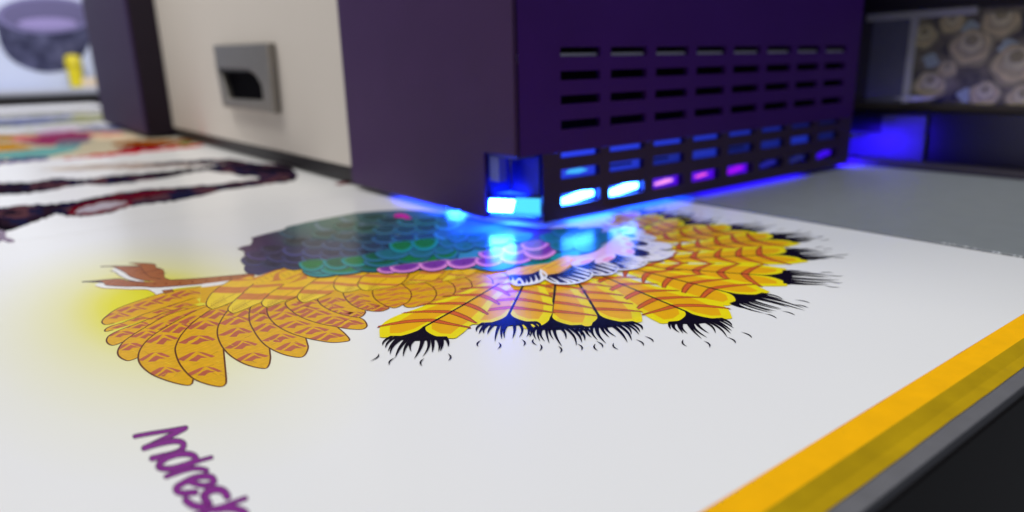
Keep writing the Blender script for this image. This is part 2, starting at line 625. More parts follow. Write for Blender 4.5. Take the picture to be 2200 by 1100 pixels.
# --- bright covert feathers: (left edge ... tip ... right edge) and the point they grow from
CF = [
    ([(500, 600), (470, 618), (452, 634), (443, 652), (448, 661), (459, 664), (478, 658), (500, 649)], (560, 600)),
    ([(545, 610), (520, 632), (498, 652), (490, 664), (494, 671), (505, 673), (524, 666), (561, 650)], (620, 600)),
    ([(610, 612), (582, 630), (564, 647), (563, 655), (570, 660), (580, 659), (605, 649), (640, 637)], (690, 590)),
    ([(690, 594), (668, 608), (648, 624), (639, 637), (643, 646), (655, 650), (680, 643), (712, 630)], (760, 585)),
    ([(745, 585), (726, 596), (717, 611), (722, 623), (738, 629), (755, 627), (775, 622)], (800, 585)),
    ([(800, 583), (779, 595), (769, 610), (773, 620), (788, 625), (815, 620), (852, 615), (872, 601), (880, 584)], (860, 578)),
    ([(905, 583), (890, 596), (876, 606), (868, 611), (895, 608), (930, 604), (945, 594), (958, 582)], (940, 578)),
    ([(975, 580), (962, 592), (950, 604), (975, 600), (1005, 594), (1030, 580)], (1010, 574)),
]
UP = [((470, 628), (540, 600)), ((532, 616), (605, 585)), ((572, 622), (640, 590)), ((632, 618), (700, 588)), ((590, 600), (650, 576)), ((650, 600), (715, 582)), ((700, 605), (760, 585))]
for (tx, ty), (bx2, by2) in UP:
    pr = Print(zw)
    d = np.array([bx2 - tx, by2 - ty], float)
    L_ = np.hypot(*d)
    d /= L_
    nn = np.array([-d[1], d[0]])
    q = lambda s, w: tuple(np.array([tx, ty]) + d * s + nn * w)
    o_ = [q(L_, -8), q(L_ * .4, -11), q(6, -10), q(-3, 0), q(6, 9), q(L_ * .4, 11), q(L_, 9)]
    pr.fill(o_, BAND, True)
    pr.fill([q(L_, -6), q(L_ * .5, -8), q(15, -8), q(11, 0), q(15, 7), q(L_ * .5, 8), q(L_, 7)], GOLD2, True)
    for k in range(4):
        pr.strokepx([q(18 + 12 * k, -5), q(24 + 12 * k, 4)], 1.0, SOFT)
    zw = pr.z + 1
    pr.build("covert_feather", bird)
for i, (edge, base) in enumerate(CF):
    pr = Print(zw)
    outl = [tuple(p) for p in spl(edge, 5)] + [base]
    pr.fill(outl, GOLD2, False)
    hl = hull(outl)
    tip = edge[4] if i < 6 else edge[3]
    pr.z += 1
    ax = np.array(base, float) - np.array(tip, float)
    L_ = np.hypot(*ax)
    ax /= L_
    nn = np.array([-ax[1], ax[0]])
    tp = np.array(tip, float)
    q = lambda s, w: tuple(tp + ax * s + nn * w)
    b0 = [34, 30, 19, 17, 16, 14, 10, 9][i]
    b1 = [48, 44, 28, 26, 22, 19, 13, 12][i]
    for y0_, y1_, mm in ((-12, b0, YEL), (b0, b1, BAND), (b1 + 12, b1 + 19, BAND)):
        x0_, xm = tip[0] - 40, tip[0]
        c_ = clip([(x0_, tip[1] - y0_ - 3), (xm + 10, tip[1] - y0_ + 2), (xm + 60, tip[1] - y0_ + 3), (xm + 130, tip[1] - y0_ - 2), (xm + 130, tip[1] - y1_), (xm + 60, tip[1] - y1_ + 4), (xm + 10, tip[1] - y1_ + 2), (x0_, tip[1] - y1_ - 4)], hl)
        if len(c_) > 2:
            pr.z += 1
            pr.mb.poly(pr.lay(c_), mm)
    pr.z += 1
    for k in range(7 if i < 4 else 4):
        s_ = 6 + 5 * k
        for sg in (-1, 1):
            c_ = clip([q(s_, 0), q(s_ + 5, sg * 7), q(s_ + 6.2, sg * 7), q(s_ + 1.2, 0)], hl)
            if len(c_) > 2:
                pr.mb.poly(pr.lay(c_), SOFT)
    pr.strokepx([q(2, 0), q(L_ * .3, 0), q(L_ * .6, 1)], 1.0, SOFT)
    pr.stroke(edge, 0.0052, SOFT if i > 5 else LINE)
    zw = pr.z + 1
    pr.build("covert_feather", bird)


# --- dark iridescent body: ink that runs from maroon and navy to green, teal and blue
def graded(px_outline, samples, name, z, step=9, sigma=34.0):
    ol = [tuple(p) for p in px_outline]
    n0 = len(ol)
    xs, ys = [p[0] for p in ol], [p[1] for p in ol]

    def inside(p):
        c = False
        for i in range(n0):
            a, b = ol[i], ol[i - 1]
            if (a[1] > p[1]) != (b[1] > p[1]) and p[0] < (b[0] - a[0]) * (p[1] - a[1]) / (b[1] - a[1]) + a[0]:
                c = not c
        return c
    pts = list(ol)
    yy = min(ys) + 2
    while yy < max(ys):
        xx = min(xs) + 2
        while xx < max(xs):
            if inside((xx, yy)):
                pts.append((xx + random.uniform(-1, 1), yy + random.uniform(-.5, .5)))
            xx += step
        yy += step * 0.5
    vs, _, fs, ov, _, _ = delaunay_2d_cdt([Vector(p) for p in pts], [], [list(range(n0))], 1, 1e-4)
    me = bpy.data.meshes.new(name)
    P3 = [PZ(v, z * DZ) * S for v in vs]
    fl = []
    for f in fs:
        a, b, c = (P3[k] for k in f)
        fl.append(tuple(f) if (b - a).cross(c - a).z > 0 else tuple(reversed(f)))
    me.from_pydata([tuple(p) for p in P3], [], fl)
    ca = me.color_attributes.new("ink_colour", "FLOAT_COLOR", "POINT")
    sx = np.array([s[0] for s in samples], float)
    sc_ = np.array([[min(.8, max(.003, v / INK_K)) for v in lin(s[1])] for s in samples])
    for k, v in enumerate(vs):
        d2 = ((sx[:, 0] - v[0]) ** 2 + (2.0 * (sx[:, 1] - v[1])) ** 2)
        w = np.exp(-d2 / (2 * sigma ** 2)) + 1e-9 / (d2 + 1)
        ca.data[k].color = (*((w[:, None] * sc_).sum(0) / w.sum()), 1)
    if "ink_graded" not in MATS:
        mm = bpy.data.materials.new("ink_graded")
        mm.use_nodes = True
        nt = mm.node_tree
        at = nt.nodes.new("ShaderNodeVertexColor")
        at.layer_name = "ink_colour"
        b = nt.nodes["Principled BSDF"]
        b.inputs["Roughness"].default_value = 0.20
        b.inputs["Specular IOR Level"].default_value = 0.2
        nt.links.new(at.outputs[0], b.inputs["Base Color"])
        MATS["ink_graded"] = mm
    me.materials.append(MATS["ink_graded"])
    return link(name, me, bird)


BODY = [(539, 511), (575, 501), (609, 493), (616, 487), (660, 477), (718, 466), (764, 457), (809, 453), (855, 451), (910, 452), (960, 458), (1010, 468), (1080, 480), (1160, 490), (1240, 490), (1310, 486), (1350, 492), (1365, 510), (1350, 540), (1300, 556), (1245, 556), (1200, 566), (1150, 574), (1090, 580), (1000, 578), (880, 582), (760, 580), (700, 580), (649, 567), (602, 577), (556, 591), (545, 589), (536, 588), (528, 585), (524, 579), (525, 572), (531, 567), (521, 565), (518, 560), (520, 553), (528, 549), (523, 546), (526, 541), (520, 538), (509, 534), (522, 529), (538, 526), (543, 516)]
SAM = [((545, 508), (45, 30, 65)), ((560, 524), (78, 36, 70)), ((530, 543), (72, 36, 76)), ((535, 580), (38, 32, 82)), ((560, 588), (40, 35, 86)), ((590, 575), (38, 34, 82)), ((600, 555), (58, 46, 108)), ((610, 512), (64, 44, 84)), ((628, 498), (46, 78, 88)), ((655, 508), (70, 96, 84)), ((650, 482), (50, 108, 108)), ((700, 482), (72, 112, 84)), ((720, 500), (76, 96, 96)), ((700, 530), (76, 70, 118)), ((760, 545), (80, 70, 118)), ((780, 488), (76, 112, 84)), ((760, 515), (46, 84, 122)), ((800, 478), (88, 110, 122)), ((850, 478), (58, 94, 132)), ((900, 490), (56, 118, 146)), ((940, 500), (50, 110, 150)), ((830, 530), (46, 66, 104)), ((700, 560), (58, 50, 98)), ((850, 503), (40, 88, 124)), ((960, 490), (44, 120, 160)), ((1050, 530), (52, 132, 160)), ((1150, 520), (60, 50, 120)), ((1250, 530), (50, 130, 165)), ((1330, 508), (170, 170, 205)), ((640, 545), (66, 56, 112)), ((580, 540), (58, 42, 92)), ((800, 555), (40, 80, 100))]
zb = zw + 2
ol = []
for i in range(len(BODY)):
    ol += [tuple(p) for p in (np.array(BODY[i]) + (np.array(BODY[(i + 1) % len(BODY)]) - np.array(BODY[i])) * k / 3 for k in range(3))]
graded(ol, SAM, "bird_body", zb)
pr = Print(zb + 1)
z4 = lambda pts: [(x / 5.5 + 500, y / 5.5 + 430) for x, y in pts]
RIMB, RIMP = ink((104, 128, 140), 0.05), ink((88, 74, 132), 0.05)
for a_, w_, mm in (([(980, 275), (1050, 340), (1300, 388), (1500, 408), (1800, 440), (2100, 402)], 6, RIMB), ([(1280, 215), (1400, 268), (1700, 325), (1900, 345), (2120, 335)], 6, RIMB),
                   ([(1570, 200), (1700, 245), (1950, 265), (2200, 262)], 5, RIMB), ([(600, 590), (900, 602), (1300, 614), (1500, 605), (1700, 570)], 4, RIMP), ([(480, 690), (640, 700), (780, 690)], 4, RIMP),
                   ([(560, 380), (650, 430), (900, 470), (1290, 470)], 3, ink((52, 92, 110), .05))):
    pr.strokepx(z4(a_), w_, mm)
for x, y in [(840, 640), (1060, 635), (1200, 640), (1390, 630), (1010, 540), (1240, 540), (1480, 545), (1300, 440), (1530, 440), (1760, 455), (1990, 460)]:
    pr.strokepx(z4([(x + 18, y - 22), (x + 10, y), (x - 14, y + 14)]), 1.0, NAVY)
pr.fill([(846, 463), (860, 459), (876, 463), (890, 472), (925, 474), (905, 477), (875, 475), (856, 471)], ink((224, 6, 168), 0.03))
pr.build("body_marking", bird)
zb = pr.z + 1


# --- round scale feathers
def scale(cx, cy, w, h, fill, rim, line, tilt=0.0, inner=0.72):
    global zb
    pr = Print(zb)
    ct, st = math.cos(tilt), math.sin(tilt)

    def half(kx, ky, dy=0.0, n=15):
        lo = [(math.cos(a) * w * kx / 2, -h * .42 + dy + math.sin(a) * h * ky * .92) for a in np.linspace(0, math.pi, n)]
        hi = [(math.cos(a) * w * kx / 2, -h * .42 + dy - math.sin(a) * h * ky * .22) for a in np.linspace(math.pi, 0, 7)[1:-1]]
        if kx < 1:
            hi = [(math.cos(a) * w * kx / 2, -h * .42 + dy - math.sin(a) * h * .16) for a in np.linspace(math.pi, 0, 7)[1:-1]]
        return [(cx + x * ct - y * st, cy + x * st + y * ct) for x, y in lo + hi]
    pr.fill(half(1.03, 1.06, 0.3), line, False)
    pr.fill(half(1.0, 1.0), rim, False)
    pr.fill(half(inner + .12, inner + .10, -.5), ink(tuple(int((a + b) / 2) for a, b in zip(ICOL[fill], ICOL[rim])), .04), False)
    pr.fill(half(inner, inner - .04, -.8), fill, False)
    pr.strokepx([(cx - w * .02, cy - h * .02), (cx + w * .03, cy - h * .22)], 0.8, line)
    zb = pr.z + 1
    return pr.build("scale_feather", bird)


ICOL = {}


def ic(*c):
    m_ = ink(c, 0.04)
    ICOL[m_] = c
    return m_


GRN, TEAL, TEALD, BLUT, DGRN = ic(14, 112, 52), ic(24, 134, 134), ic(26, 100, 104), ic(40, 108, 132), ic(10, 88, 56)
PUR, PINK, PNKD = ic(112, 52, 140), ic(218, 140, 196), ic(160, 84, 160)
def body_colour(x, y):
    sx = np.array([q[0] for q in SAM], float)
    cc = np.array([q[1] for q in SAM], float)
    d2 = (sx[:, 0] - x) ** 2 + (2 * (sx[:, 1] - y)) ** 2
    w = np.exp(-d2 / (2 * 30.0 ** 2)) + 1e-9 / (d2 + 1)
    return (w[:, None] * cc).sum(0) / w.sum()


RB = random.Random(11)
q8 = lambda v: int(max(8, min(240, round(v / 8) * 8)))
rows = []
for j in range(8):
    x0_, x1_ = [(540, 640), (548, 720), (560, 800), (590, 880), (640, 930), (700, 960), (740, 965), (800, 960)][j]
    n_ = int((x1_ - x0_) / 38)
    for k in range(n_ + 1):
        f_ = k / max(1, n_)
        x = x0_ + (x1_ - x0_) * f_ + RB.uniform(-4, 4)
        # rows sag in the middle and rise towards both ends
        y = [578, 566, 553, 540, 524, 508, 490, 472][j] - [4, 6, 4, 2, 0, -2, 0, 0][j] * f_ + 10 * (1 - (2 * f_ - 1) ** 2) - 3
        rows.append((x, y, 56 + 4 * (j % 3), 19 - j * .6))
for x, y, w_, h_ in rows:
    if y < 449 + 62 * ((880 - min(x, 880)) / 360) ** 1.2 + h_ * .55 or y > 582 or (y > 570 and x > 600) or x < 541:
        continue
    c_ = body_colour(x, y)
    lum = RB.uniform(.82, 1.12)
    c_ = c_ * np.array([.92, 1.06, .92])
    f2 = tuple(q8(v * lum * .76) for v in c_)
    r2 = tuple(q8(v * lum * 1.04 + a) for v, a in zip(c_, (6, 10, 16)))
    scale(x, y, w_, h_, ic(*f2), ic(*r2), ink(tuple(q8(v * .55) for v in c_), 0), -0.06, .74)

LN1, LN2 = ink((18, 52, 62), 0), ink((76, 34, 84), 0)
for a in [(700, 583, 100, 22, TEAL, TEAL), (688, 577, 76, 22, DGRN, TEAL), (745, 579, 120, 20, GRN, TEAL), (815, 572, 120, 22, DGRN, TEALD), (880, 566, 90, 22, DGRN, TEAL), (940, 560, 90, 22, GRN, BLUT),
          (672, 572, 60, 22, GRN, TEAL), (727, 568, 66, 22, DGRN, TEAL), (768, 563, 70, 20, GRN, TEAL), (826, 564, 90, 18, DGRN, BLUT), (888, 556, 84, 20, GRN, TEALD), (960, 549, 54, 18, GRN, BLUT),
          (812, 553, 70, 17, DGRN, BLUT), (846, 547, 80, 20, TEALD, BLUT), (908, 544, 62, 18, TEALD, BLUT), (954, 538, 50, 16, TEALD, BLUT), (864, 532, 56, 22, GRN, TEAL), (914, 527, 60, 23, GRN, TEAL), (965, 524, 44, 18, TEALD, BLUT)]:
    scale(*a, LN1, -0.10)
for a in [(1062, 572, 100, 17, BLUT, BLUT, LN1, -.05), (1158, 561, 96, 20, DGRN, TEAL, LN1, -.14), (1215, 552, 70, 16, TEAL, TEAL, LN1, -.2)]:
    scale(*a)
for a in [(840, 580, 60, 13), (873, 577, 72, 16), (934, 572, 68, 19), (996, 567, 72, 19), (1054, 563, 68, 18), (1113, 556, 80, 21), (1162, 543, 78, 27), (1058, 547, 60, 16), (1108, 538, 56, 17), (1150, 529, 62, 18)]:
    scale(*a, PUR, PINK, LN2, -0.12)

for a in [(1190, 512, 60, 20), (1240, 516, 60, 20), (1288, 512, 60, 20), (1215, 500, 60, 18), (1265, 500, 60, 18), (1212, 530, 60, 20), (1262, 532, 60, 20), (1000, 530, 52, 18), (1040, 524, 52, 18), (1020, 512, 52, 17), (1075, 516, 52, 17), (1120, 512, 52, 17), (985, 512, 50, 17)]:
    scale(*a, TEALD, BLUT, LN1, -0.12)

# --- tail fan: one feather shape turned round the fan
TF = [((1318, 560), (1287 + 10, 0)), ]
TAIL = [((1040, 630), (910, 706)), ((1124, 612), (1094, 677)), ((1193, 608), (1184, 685)), ((1240, 605), (1287, 680)), ((1290, 592), (1476, 672)), ((1335, 572), (1567, 630)), ((1370, 573), (1640, 592)), ((1400, 558), (1668, 548)), ((1420, 540), (1650, 515)), ((1400, 520), (1565, 495)), ((1385, 508), (1470, 484)), ((1360, 495), (1428, 471)), ((1330, 488), (1380, 462))]


def tail_feather(b, e, z, seed):
    rnd = random.Random(seed)
    b, e = PZ(b).xy, PZ(e).xy
    d = (e - b).normalized()
    b = e - d * 0.66
    nn = Vector((-d.y, d.x))
    ang = math.radians({0: 22, 1: 9, 2: 8, 3: 4, 4: -20, 5: -6}.get(seed, 0))

    def bend(s, w):               # the tip leans to one side of the shaft
        if seed == 2 and w < 0:       # its inner edge lies under the neighbour
            w *= 0.80
        k = min(1, max(0, (s + 0.16) / 0.16))
        a = ang * k * k * (3 - 2 * k)
        return s * math.cos(a) - w * math.sin(a), s * math.sin(a) + w * math.cos(a)

    L2 = lambda pts: [tuple(e + d * bend(s, w)[0] + nn * bend(s, w)[1]) for s, w in pts]
    pr = Print(z)
    side = [(-0.62, 0.075), (-0.40, 0.105), (-0.24, 0.15), (-0.10, 0.178), (0.0, 0.18), (0.10, 0.152)]
    lip = [(0.108, 0.150), (0.103, 0.112), (0.088, 0.072), (0.058, 0.038), (0.022, 0.014), (-0.022, 0.004)]
    half = [tuple(p) for p in spl(side, 4)] + [tuple(p) for p in spl(lip, 4)][1:]
    pr.flat(L2(half + [(s, -w) for s, w in half[::-1]]), TYEL)
    for sg in (1, -1):
        inn = [(-0.62, 0.0), (-0.62, 0.035), (-0.40, 0.07), (-0.24, 0.108), (-0.12, 0.135), (-0.01, 0.142), (0.062, 0.122), (0.056, 0.08), (0.010, 0.036), (-0.07, 0.008)]
        pr.flat(L2([(s, sg * w) for s, w in inn]), TGOLD)
        pr.z += 0
    pr.z += 1
    for s0 in (-0.56, -0.435, -0.305, -0.187, -0.072):
        for sg in (1, -1):
            wid = 0.12 + 0.055 * (s0 + 0.6) / 0.5
            top = [(s0, 0.0), (s0 + 0.014, wid * .3), (s0 + 0.036, wid * .65), (s0 + 0.070, wid * 1.08)]
            bot = [(s0 + 0.060, wid * 1.07), (s0 + 0.013, wid * .68), (s0 - 0.017, wid * .3), (s0 - 0.034, 0.0)]
            sh = [tuple(p) for p in spl(top, 3)] + [tuple(p) for p in spl(bot, 3)]
            pr.flat(L2([(s, sg * w) for s, w in sh]), RUST)
            pr.z += 1
            pr.stroke2(L2([(s, sg * w) for s, w in spl(top, 3)]), 0.0056, RUSTL)
            pr.stroke2(L2([(s, sg * w) for s, w in spl(bot, 3)]), 0.0056, RUSTL)
            pr.z -= 3
    pr.z += 4
    o = pr.build("tail_feather", bird)
    sh = Print(pr.z)
    sh.stroke2(L2([(-0.64, 0), (-0.3, 0.002), (-0.01, 0)]), 0.0115, BLACK, (0.8, 1))
    sh.build("feather_shaft", o)
    fr = Print(sh.z)
    pts = [tuple(p) for p in spl(lip[::-1], 4)]
    # dark root of the fringe, then separate curved strands that thin out to points
    pt2 = [q for q in pts if q[1] < 0.128]
    root = pt2 + [(0.118, 0.122), (0.120, 0.085), (0.126, 0.045), (0.132, 0.0), (0.126, -0.045), (0.120, -0.085), (0.118, -0.122)] + [(s, -w) for s, w in pt2[::-1][:-1]]
    fr.flat(L2(root), BLACK)
    fr.z += 1
    lean = rnd.uniform(-.012, .012)

    def strand(s0, n0, s1, n1, w0, crook):
        A, B = np.array([s0, n0]), np.array([s1, n1])
        cl, cr = [], []
        for t_ in np.linspace(0, 1, 7):
            p = A + (B - A) * t_ + np.array([0, crook]) * math.sin(math.pi * t_)
            w = w0 * (1 - t_) ** .75 * (1.0 if t_ < .3 else 1.0) + .0006
            cl.append((p[0], p[1] + w / 2))
            cr.append((p[0], p[1] - w / 2))
        fr.z += .04
        fr.mb.poly([Vector((q[0], q[1], fr.z * DZ)) for q in L2(cl + cr[::-1])], BLACK)

    N = 13
    for k in range(N):
        u = -1 + 2 * (k + .5) / N
        c_ = 1 - u * u
        s1 = 0.135 + 0.155 * (1.3 if seed > 4 else 1.0) * c_ ** .6 * rnd.uniform(.62, 1.12)
        n1 = u * ((0.112 if seed > 4 else 0.128) + .042 * c_) + lean + rnd.uniform(-.008, .008)
        strand(0.088, u * .112, s1, n1, 0.0185 * rnd.uniform(.85, 1.15), (.014 if u > 0 else -.014) * rnd.uniform(.3, 1.3))
    for um in (-.55, -.15, .3, .6):
        um += rnd.uniform(-.1, .1)
        s0_ = 0.165 + 0.135 * (1 - um * um) ** .7 + rnd.uniform(-.02, .012)
        n0_ = um * .20 + lean
        cu = rnd.choice((-1, 1)) * .010
        fr.stroke2(L2([(s0_ + q_, n0_ + um * q_ * .3 + cu * math.sin(math.pi * q_ / .066)) for q_ in (0, .011, .022, .033, .044, .055, .066)]), 0.0062, BLACK, (0.1, 0.1))
    fr.build("black_fringe", o)
    return fr.z + 1


zt = ZB
for k, (b_, e_) in reversed(list(enumerate(TAIL))):
    zt = tail_feather(b_, e_, zt, k)
zr = max(zt, zb) + 4

# --- gold strip, navy and white ring of neck feathers, pale petals
z7 = lambda pts: [(x / 5.5 + 1100, y / 5.5 + 480) for x, y in pts]
LAVW = ink((214, 212, 240), 0.02)  # white feathers, the blue lamp light mixed into the ink
STREAK = ink((150, 150, 200), 0.02)
PALE = ink((212, 172, 208), 0.05)
pr = Print(zr)
pr.fill(z7([(640, 395), (800, 380), (940, 350), (1060, 290), (1180, 200), (1260, 130), (1330, 130), (1400, 200), (1430, 290), (1430, 360), (1220, 420), (1100, 470), (960, 440), (800, 490), (700, 470)]), PALE)
pr.build("pink_petal", bird)
zr = pr.z + 1
pr = Print(zr)
pr.fill(z7([(-60, 560), (60, 520), (200, 500), (440, 470), (620, 385), (670, 380), (770, 430), (700, 505), (560, 585), (400, 610), (230, 595), (60, 612), (-60, 608)]), ink((224, 164, 60), .06), False)
for k in range(8):
    x = -20 + 85 * k
    pr.strokepx(z7([(x, 600 - 14 * k), (x + 80, 575 - 15 * k), (x + 180, 540 - 17 * k)]), 1.6, BAND if k % 2 else YEL)
pr.build("gold_strip", bird)
zr = pr.z + 1


def ring_feather(navy, white, streaks, wst, rim=None, wrim=3.0, wcol=None, first="navy"):
    global zr
    pr = Print(zr)
    wc = wcol or WHITE
    for nm in ((navy, NAVY), (white, wc)) if first == "navy" else ((white, wc), (navy, NAVY)):
        if nm[0]:
            pr.fill(z7(nm[0]), nm[1], True, 4)
    if rim:
        pr.strokepx(z7(rim), wrim, wc, 5)
    for a, b in streaks:
        pr.z += 1
        A, B = (np.array(z7([q])[0]) for q in (a, b))
        d = (B - A)
        n_ = np.array([-d[1], d[0]]) / (np.hypot(*d) + 1e-6)
        m1, m2 = A + d * .35, A + d * .8
        pr.mb.poly(pr.lay([A, m1 + n_ * wst * .6, m2 + n_ * wst, B + n_ * wst * .3, B - n_ * wst * .3, m2 - n_ * wst, m1 - n_ * wst * .5]), wc)
    zr = pr.z + 1
    return pr.build("ring_feather", bird)


def fur(white, navy, n, a, seed):
    """pale oval feather with a dark heart and fine streaks along it"""
    global zr
    rnd = random.Random(seed)
    pr = Print(zr)
    pr.fill(z7(white), LAVW, True, 4)
    pr.fill(z7(navy), NAVY, True, 4)
    hl = hull(z7(white))
    x0, x1 = min(p[0] for p in white), max(p[0] for p in white)
    y0, y1 = min(p[1] for p in white), max(p[1] for p in white)
    for k in range(n):
        pr.z += 1
        cx, cy = rnd.uniform(x0 + 20, x1 - 60), y0 + (y1 - y0) * (k + .5) / n
        L_ = rnd.uniform(70, 190)
        q = clip(z7([(cx, cy), (cx + L_ * .5, cy + a * L_ * .5 - 5), (cx + L_, cy + a * L_), (cx + L_ * .5, cy + a * L_ * .5 + 5)]), hl)
        if len(q) > 2:
            pr.mb.poly(pr.lay(q), (STREAK, WHITE, NAVY)[k % 3] if cx < x0 + .55 * (x1 - x0) else (STREAK, WHITE)[k % 2])
    zr = pr.z + 1
    return pr.build("ring_feather", bird)


fur([(1230, 66), (1380, 52), (1500, 66), (1580, 98), (1500, 122), (1300, 112)], [(1240, 76), (1330, 72), (1380, 88), (1300, 104)], 7, .1, 3)
fur([(1290, 118), (1420, 106), (1600, 128), (1695, 165), (1690, 192), (1550, 194), (1380, 184)], [(1305, 124), (1430, 128), (1470, 150), (1440, 166), (1360, 162)], 8, .15, 4)
fur([(1380, 192), (1500, 188), (1700, 213), (1850, 235), (1890, 265), (1860, 302), (1700, 312), (1500, 304), (1420, 270)], [(1395, 200), (1520, 206), (1605, 236), (1590, 260), (1480, 266), (1420, 250)], 12, .12, 5)
fur([(1405, 372), (1420, 300), (1600, 306), (1780, 320), (1892, 348), (1895, 382), (1760, 432), (1600, 442), (1480, 402)], [(1410, 290), (1500, 300), (1625, 340), (1600, 382), (1480, 388), (1405, 352)], 12, .05, 6)
ring_feather([(1140, 440), (1215, 362), (1350, 392), (1450, 420), (1570, 440), (1500, 505), (1300, 525), (1240, 492)], None, [((1210, 358), (1590, 432)), ((1290, 412), (1595, 452)), ((1260, 440), (1575, 480)), ((1210, 462), (1530, 505)), ((1290, 500), (1480, 525))], 2.6, [(1590, 430), (1592, 465), (1540, 500), (1440, 530), (1300, 545), (1230, 535)], 3.4, LAVW)
ring_feather([(700, 500), (850, 470), (968, 425), (1100, 470), (1240, 500), (1250, 545), (1180, 590), (1050, 602), (940, 592), (820, 532)], None, [((966, 424), (1255, 512)), ((985, 470), (1245, 545)), ((940, 500), (1215, 585)), ((890, 535), (1120, 602)), ((1010, 440), (1200, 500))], 2.3, [(1254, 512), (1246, 548), (1180, 592), (1060, 606), (940, 600)], 3.4, LAVW)
ring_feather([(410, 612), (560, 592), (690, 530), (704, 503), (800, 540), (935, 590), (940, 620), (880, 662), (760, 692), (600, 708), (480, 695), (395, 655)], None, [((704, 500), (945, 575)), ((716, 545), (935, 610)), ((690, 590), (915, 645)), ((640, 622), (860, 680)), ((530, 625), (700, 705)), ((430, 628), (560, 700)), ((600, 640), (780, 700)), ((405, 650), (480, 700))], 2.0, [(395, 652), (500, 700), (640, 712), (780, 696), (890, 660), (948, 612), (946, 580)], 3.6)
ring_feather([(-30, 612), (120, 606), (230, 592), (330, 552), (350, 590), (408, 635), (310, 690), (150, 720), (40, 722), (-10, 690)], None, [], 2.0, [(-12, 690), (40, 722), (150, 722), (310, 692), (402, 632), (392, 590), (338, 552)], 4.0)
pr = Print(zr)
for fl in ([(40, 722), (30, 690), (60, 655), (95, 645), (135, 690), (150, 722), (118, 715), (100, 675), (75, 672), (62, 700), (70, 722)], [(140, 722), (170, 690), (158, 655), (185, 690), (200, 715)], [(190, 715), (222, 680), (212, 625), (240, 672), (255, 705)], [(250, 705), (282, 660), (268, 605), (300, 650), (312, 690)], [(300, 692), (340, 650), (322, 590), (336, 550), (360, 600), (385, 640), (340, 680)], [(-10, 690), (6, 650), (-14, 620), (24, 660), (40, 715)]):
    pr.fill(z7(fl), WHITE, True, 3)
zr = pr.z + 1
pr.build("white_flame", bird)
LAV, LAVP = ic(226, 196, 222), ic(224, 150, 190)
for cx, cy, w, h, tl in [(1338, 512, 34, 13, .1), (1347, 524, 32, 15, .1), (1349, 540, 30, 16, .1), (1300, 556, 48, 15, -.3), (1252, 562, 52, 13, -.25)]:
    pr = Print(zr)
    ct, st = math.cos(tl), math.sin(tl)
    ell = lambda k, dx: [(cx + dx + math.cos(a) * w * k / 2 * ct - math.sin(a) * h * k / 2 * st, cy + math.cos(a) * w * k / 2 * st + math.sin(a) * h * k / 2 * ct) for a in np.linspace(0, 2 * math.pi, 25)[:-1]]
    pr.fill(ell(1, 0), LAV, False)
    pr.fill(ell(.55, w * .14), LAVP, False)
    zr = pr.z + 1
    pr.build("pink_petal", bird)

# --- purple handwriting
PURP, PURL = ink((124, 40, 130), 0.05), ink((58, 38, 68), 0.0)
zt5 = lambda pts: [(x / 4.583 + 200, y / 4.583 + 860) for x, y in pts]
LET = [
    [[(410, 356), (560, 328), (740, 300), (915, 270)], [(905, 275), (800, 330), (660, 398), (500, 474)]],
    [[(505, 470), (600, 440), (720, 412), (820, 402), (885, 420), (890, 455), (850, 500), (770, 530), (670, 552), (580, 574)]],
    [[(1165, 562), (1060, 592), (960, 628), (860, 668)], [(1020, 596), (1000, 552), (940, 530), (850, 530), (740, 560), (660, 612)], [(664, 606), (645, 655), (690, 672), (780, 672), (900, 640), (985, 610)]],
    [[(718, 752), (800, 722), (900, 690), (990, 672), (1060, 674), (1120, 690)]],
    [[(930, 796), (1060, 836), (1150, 830), (1192, 795)], [(1192, 797), (1170, 760), (1090, 748), (980, 770), (880, 820), (820, 860), (830, 900), (900, 915), (1010, 905)]],
    [[(1320, 945), (1290, 900), (1240, 880), (1180, 880), (1120, 910), (1090, 950), (1120, 990), (1140, 1030), (1080, 1050), (1000, 1040), (950, 1015), (915, 985)]],
    [[(1500, 965), (1400, 1000), (1260, 1050), (1140, 1090), (1060, 1120), (980, 1150)], [(1200, 1075), (1320, 1060), (1430, 1075), (1500, 1110), (1480, 1150), (1400, 1180)]],
]
zl = ZB
WID = [[6.8, 8.8], [10], [6.2, 11, 11], [8.0], [10, 11.5], [14.5], [8.6, 14]]
for strokes, ws in zip(LET, WID):
    pr = Print(zl)
    for s_, w_ in zip(strokes, ws):
        pr.strokepx(zt5(s_), w_ + 4.0, PURL)
    for s_, w_ in zip(strokes, ws):
        pr.strokepx(zt5(s_), w_, PURP)
    zl = pr.z + 1
    pr.build("letter", bird)

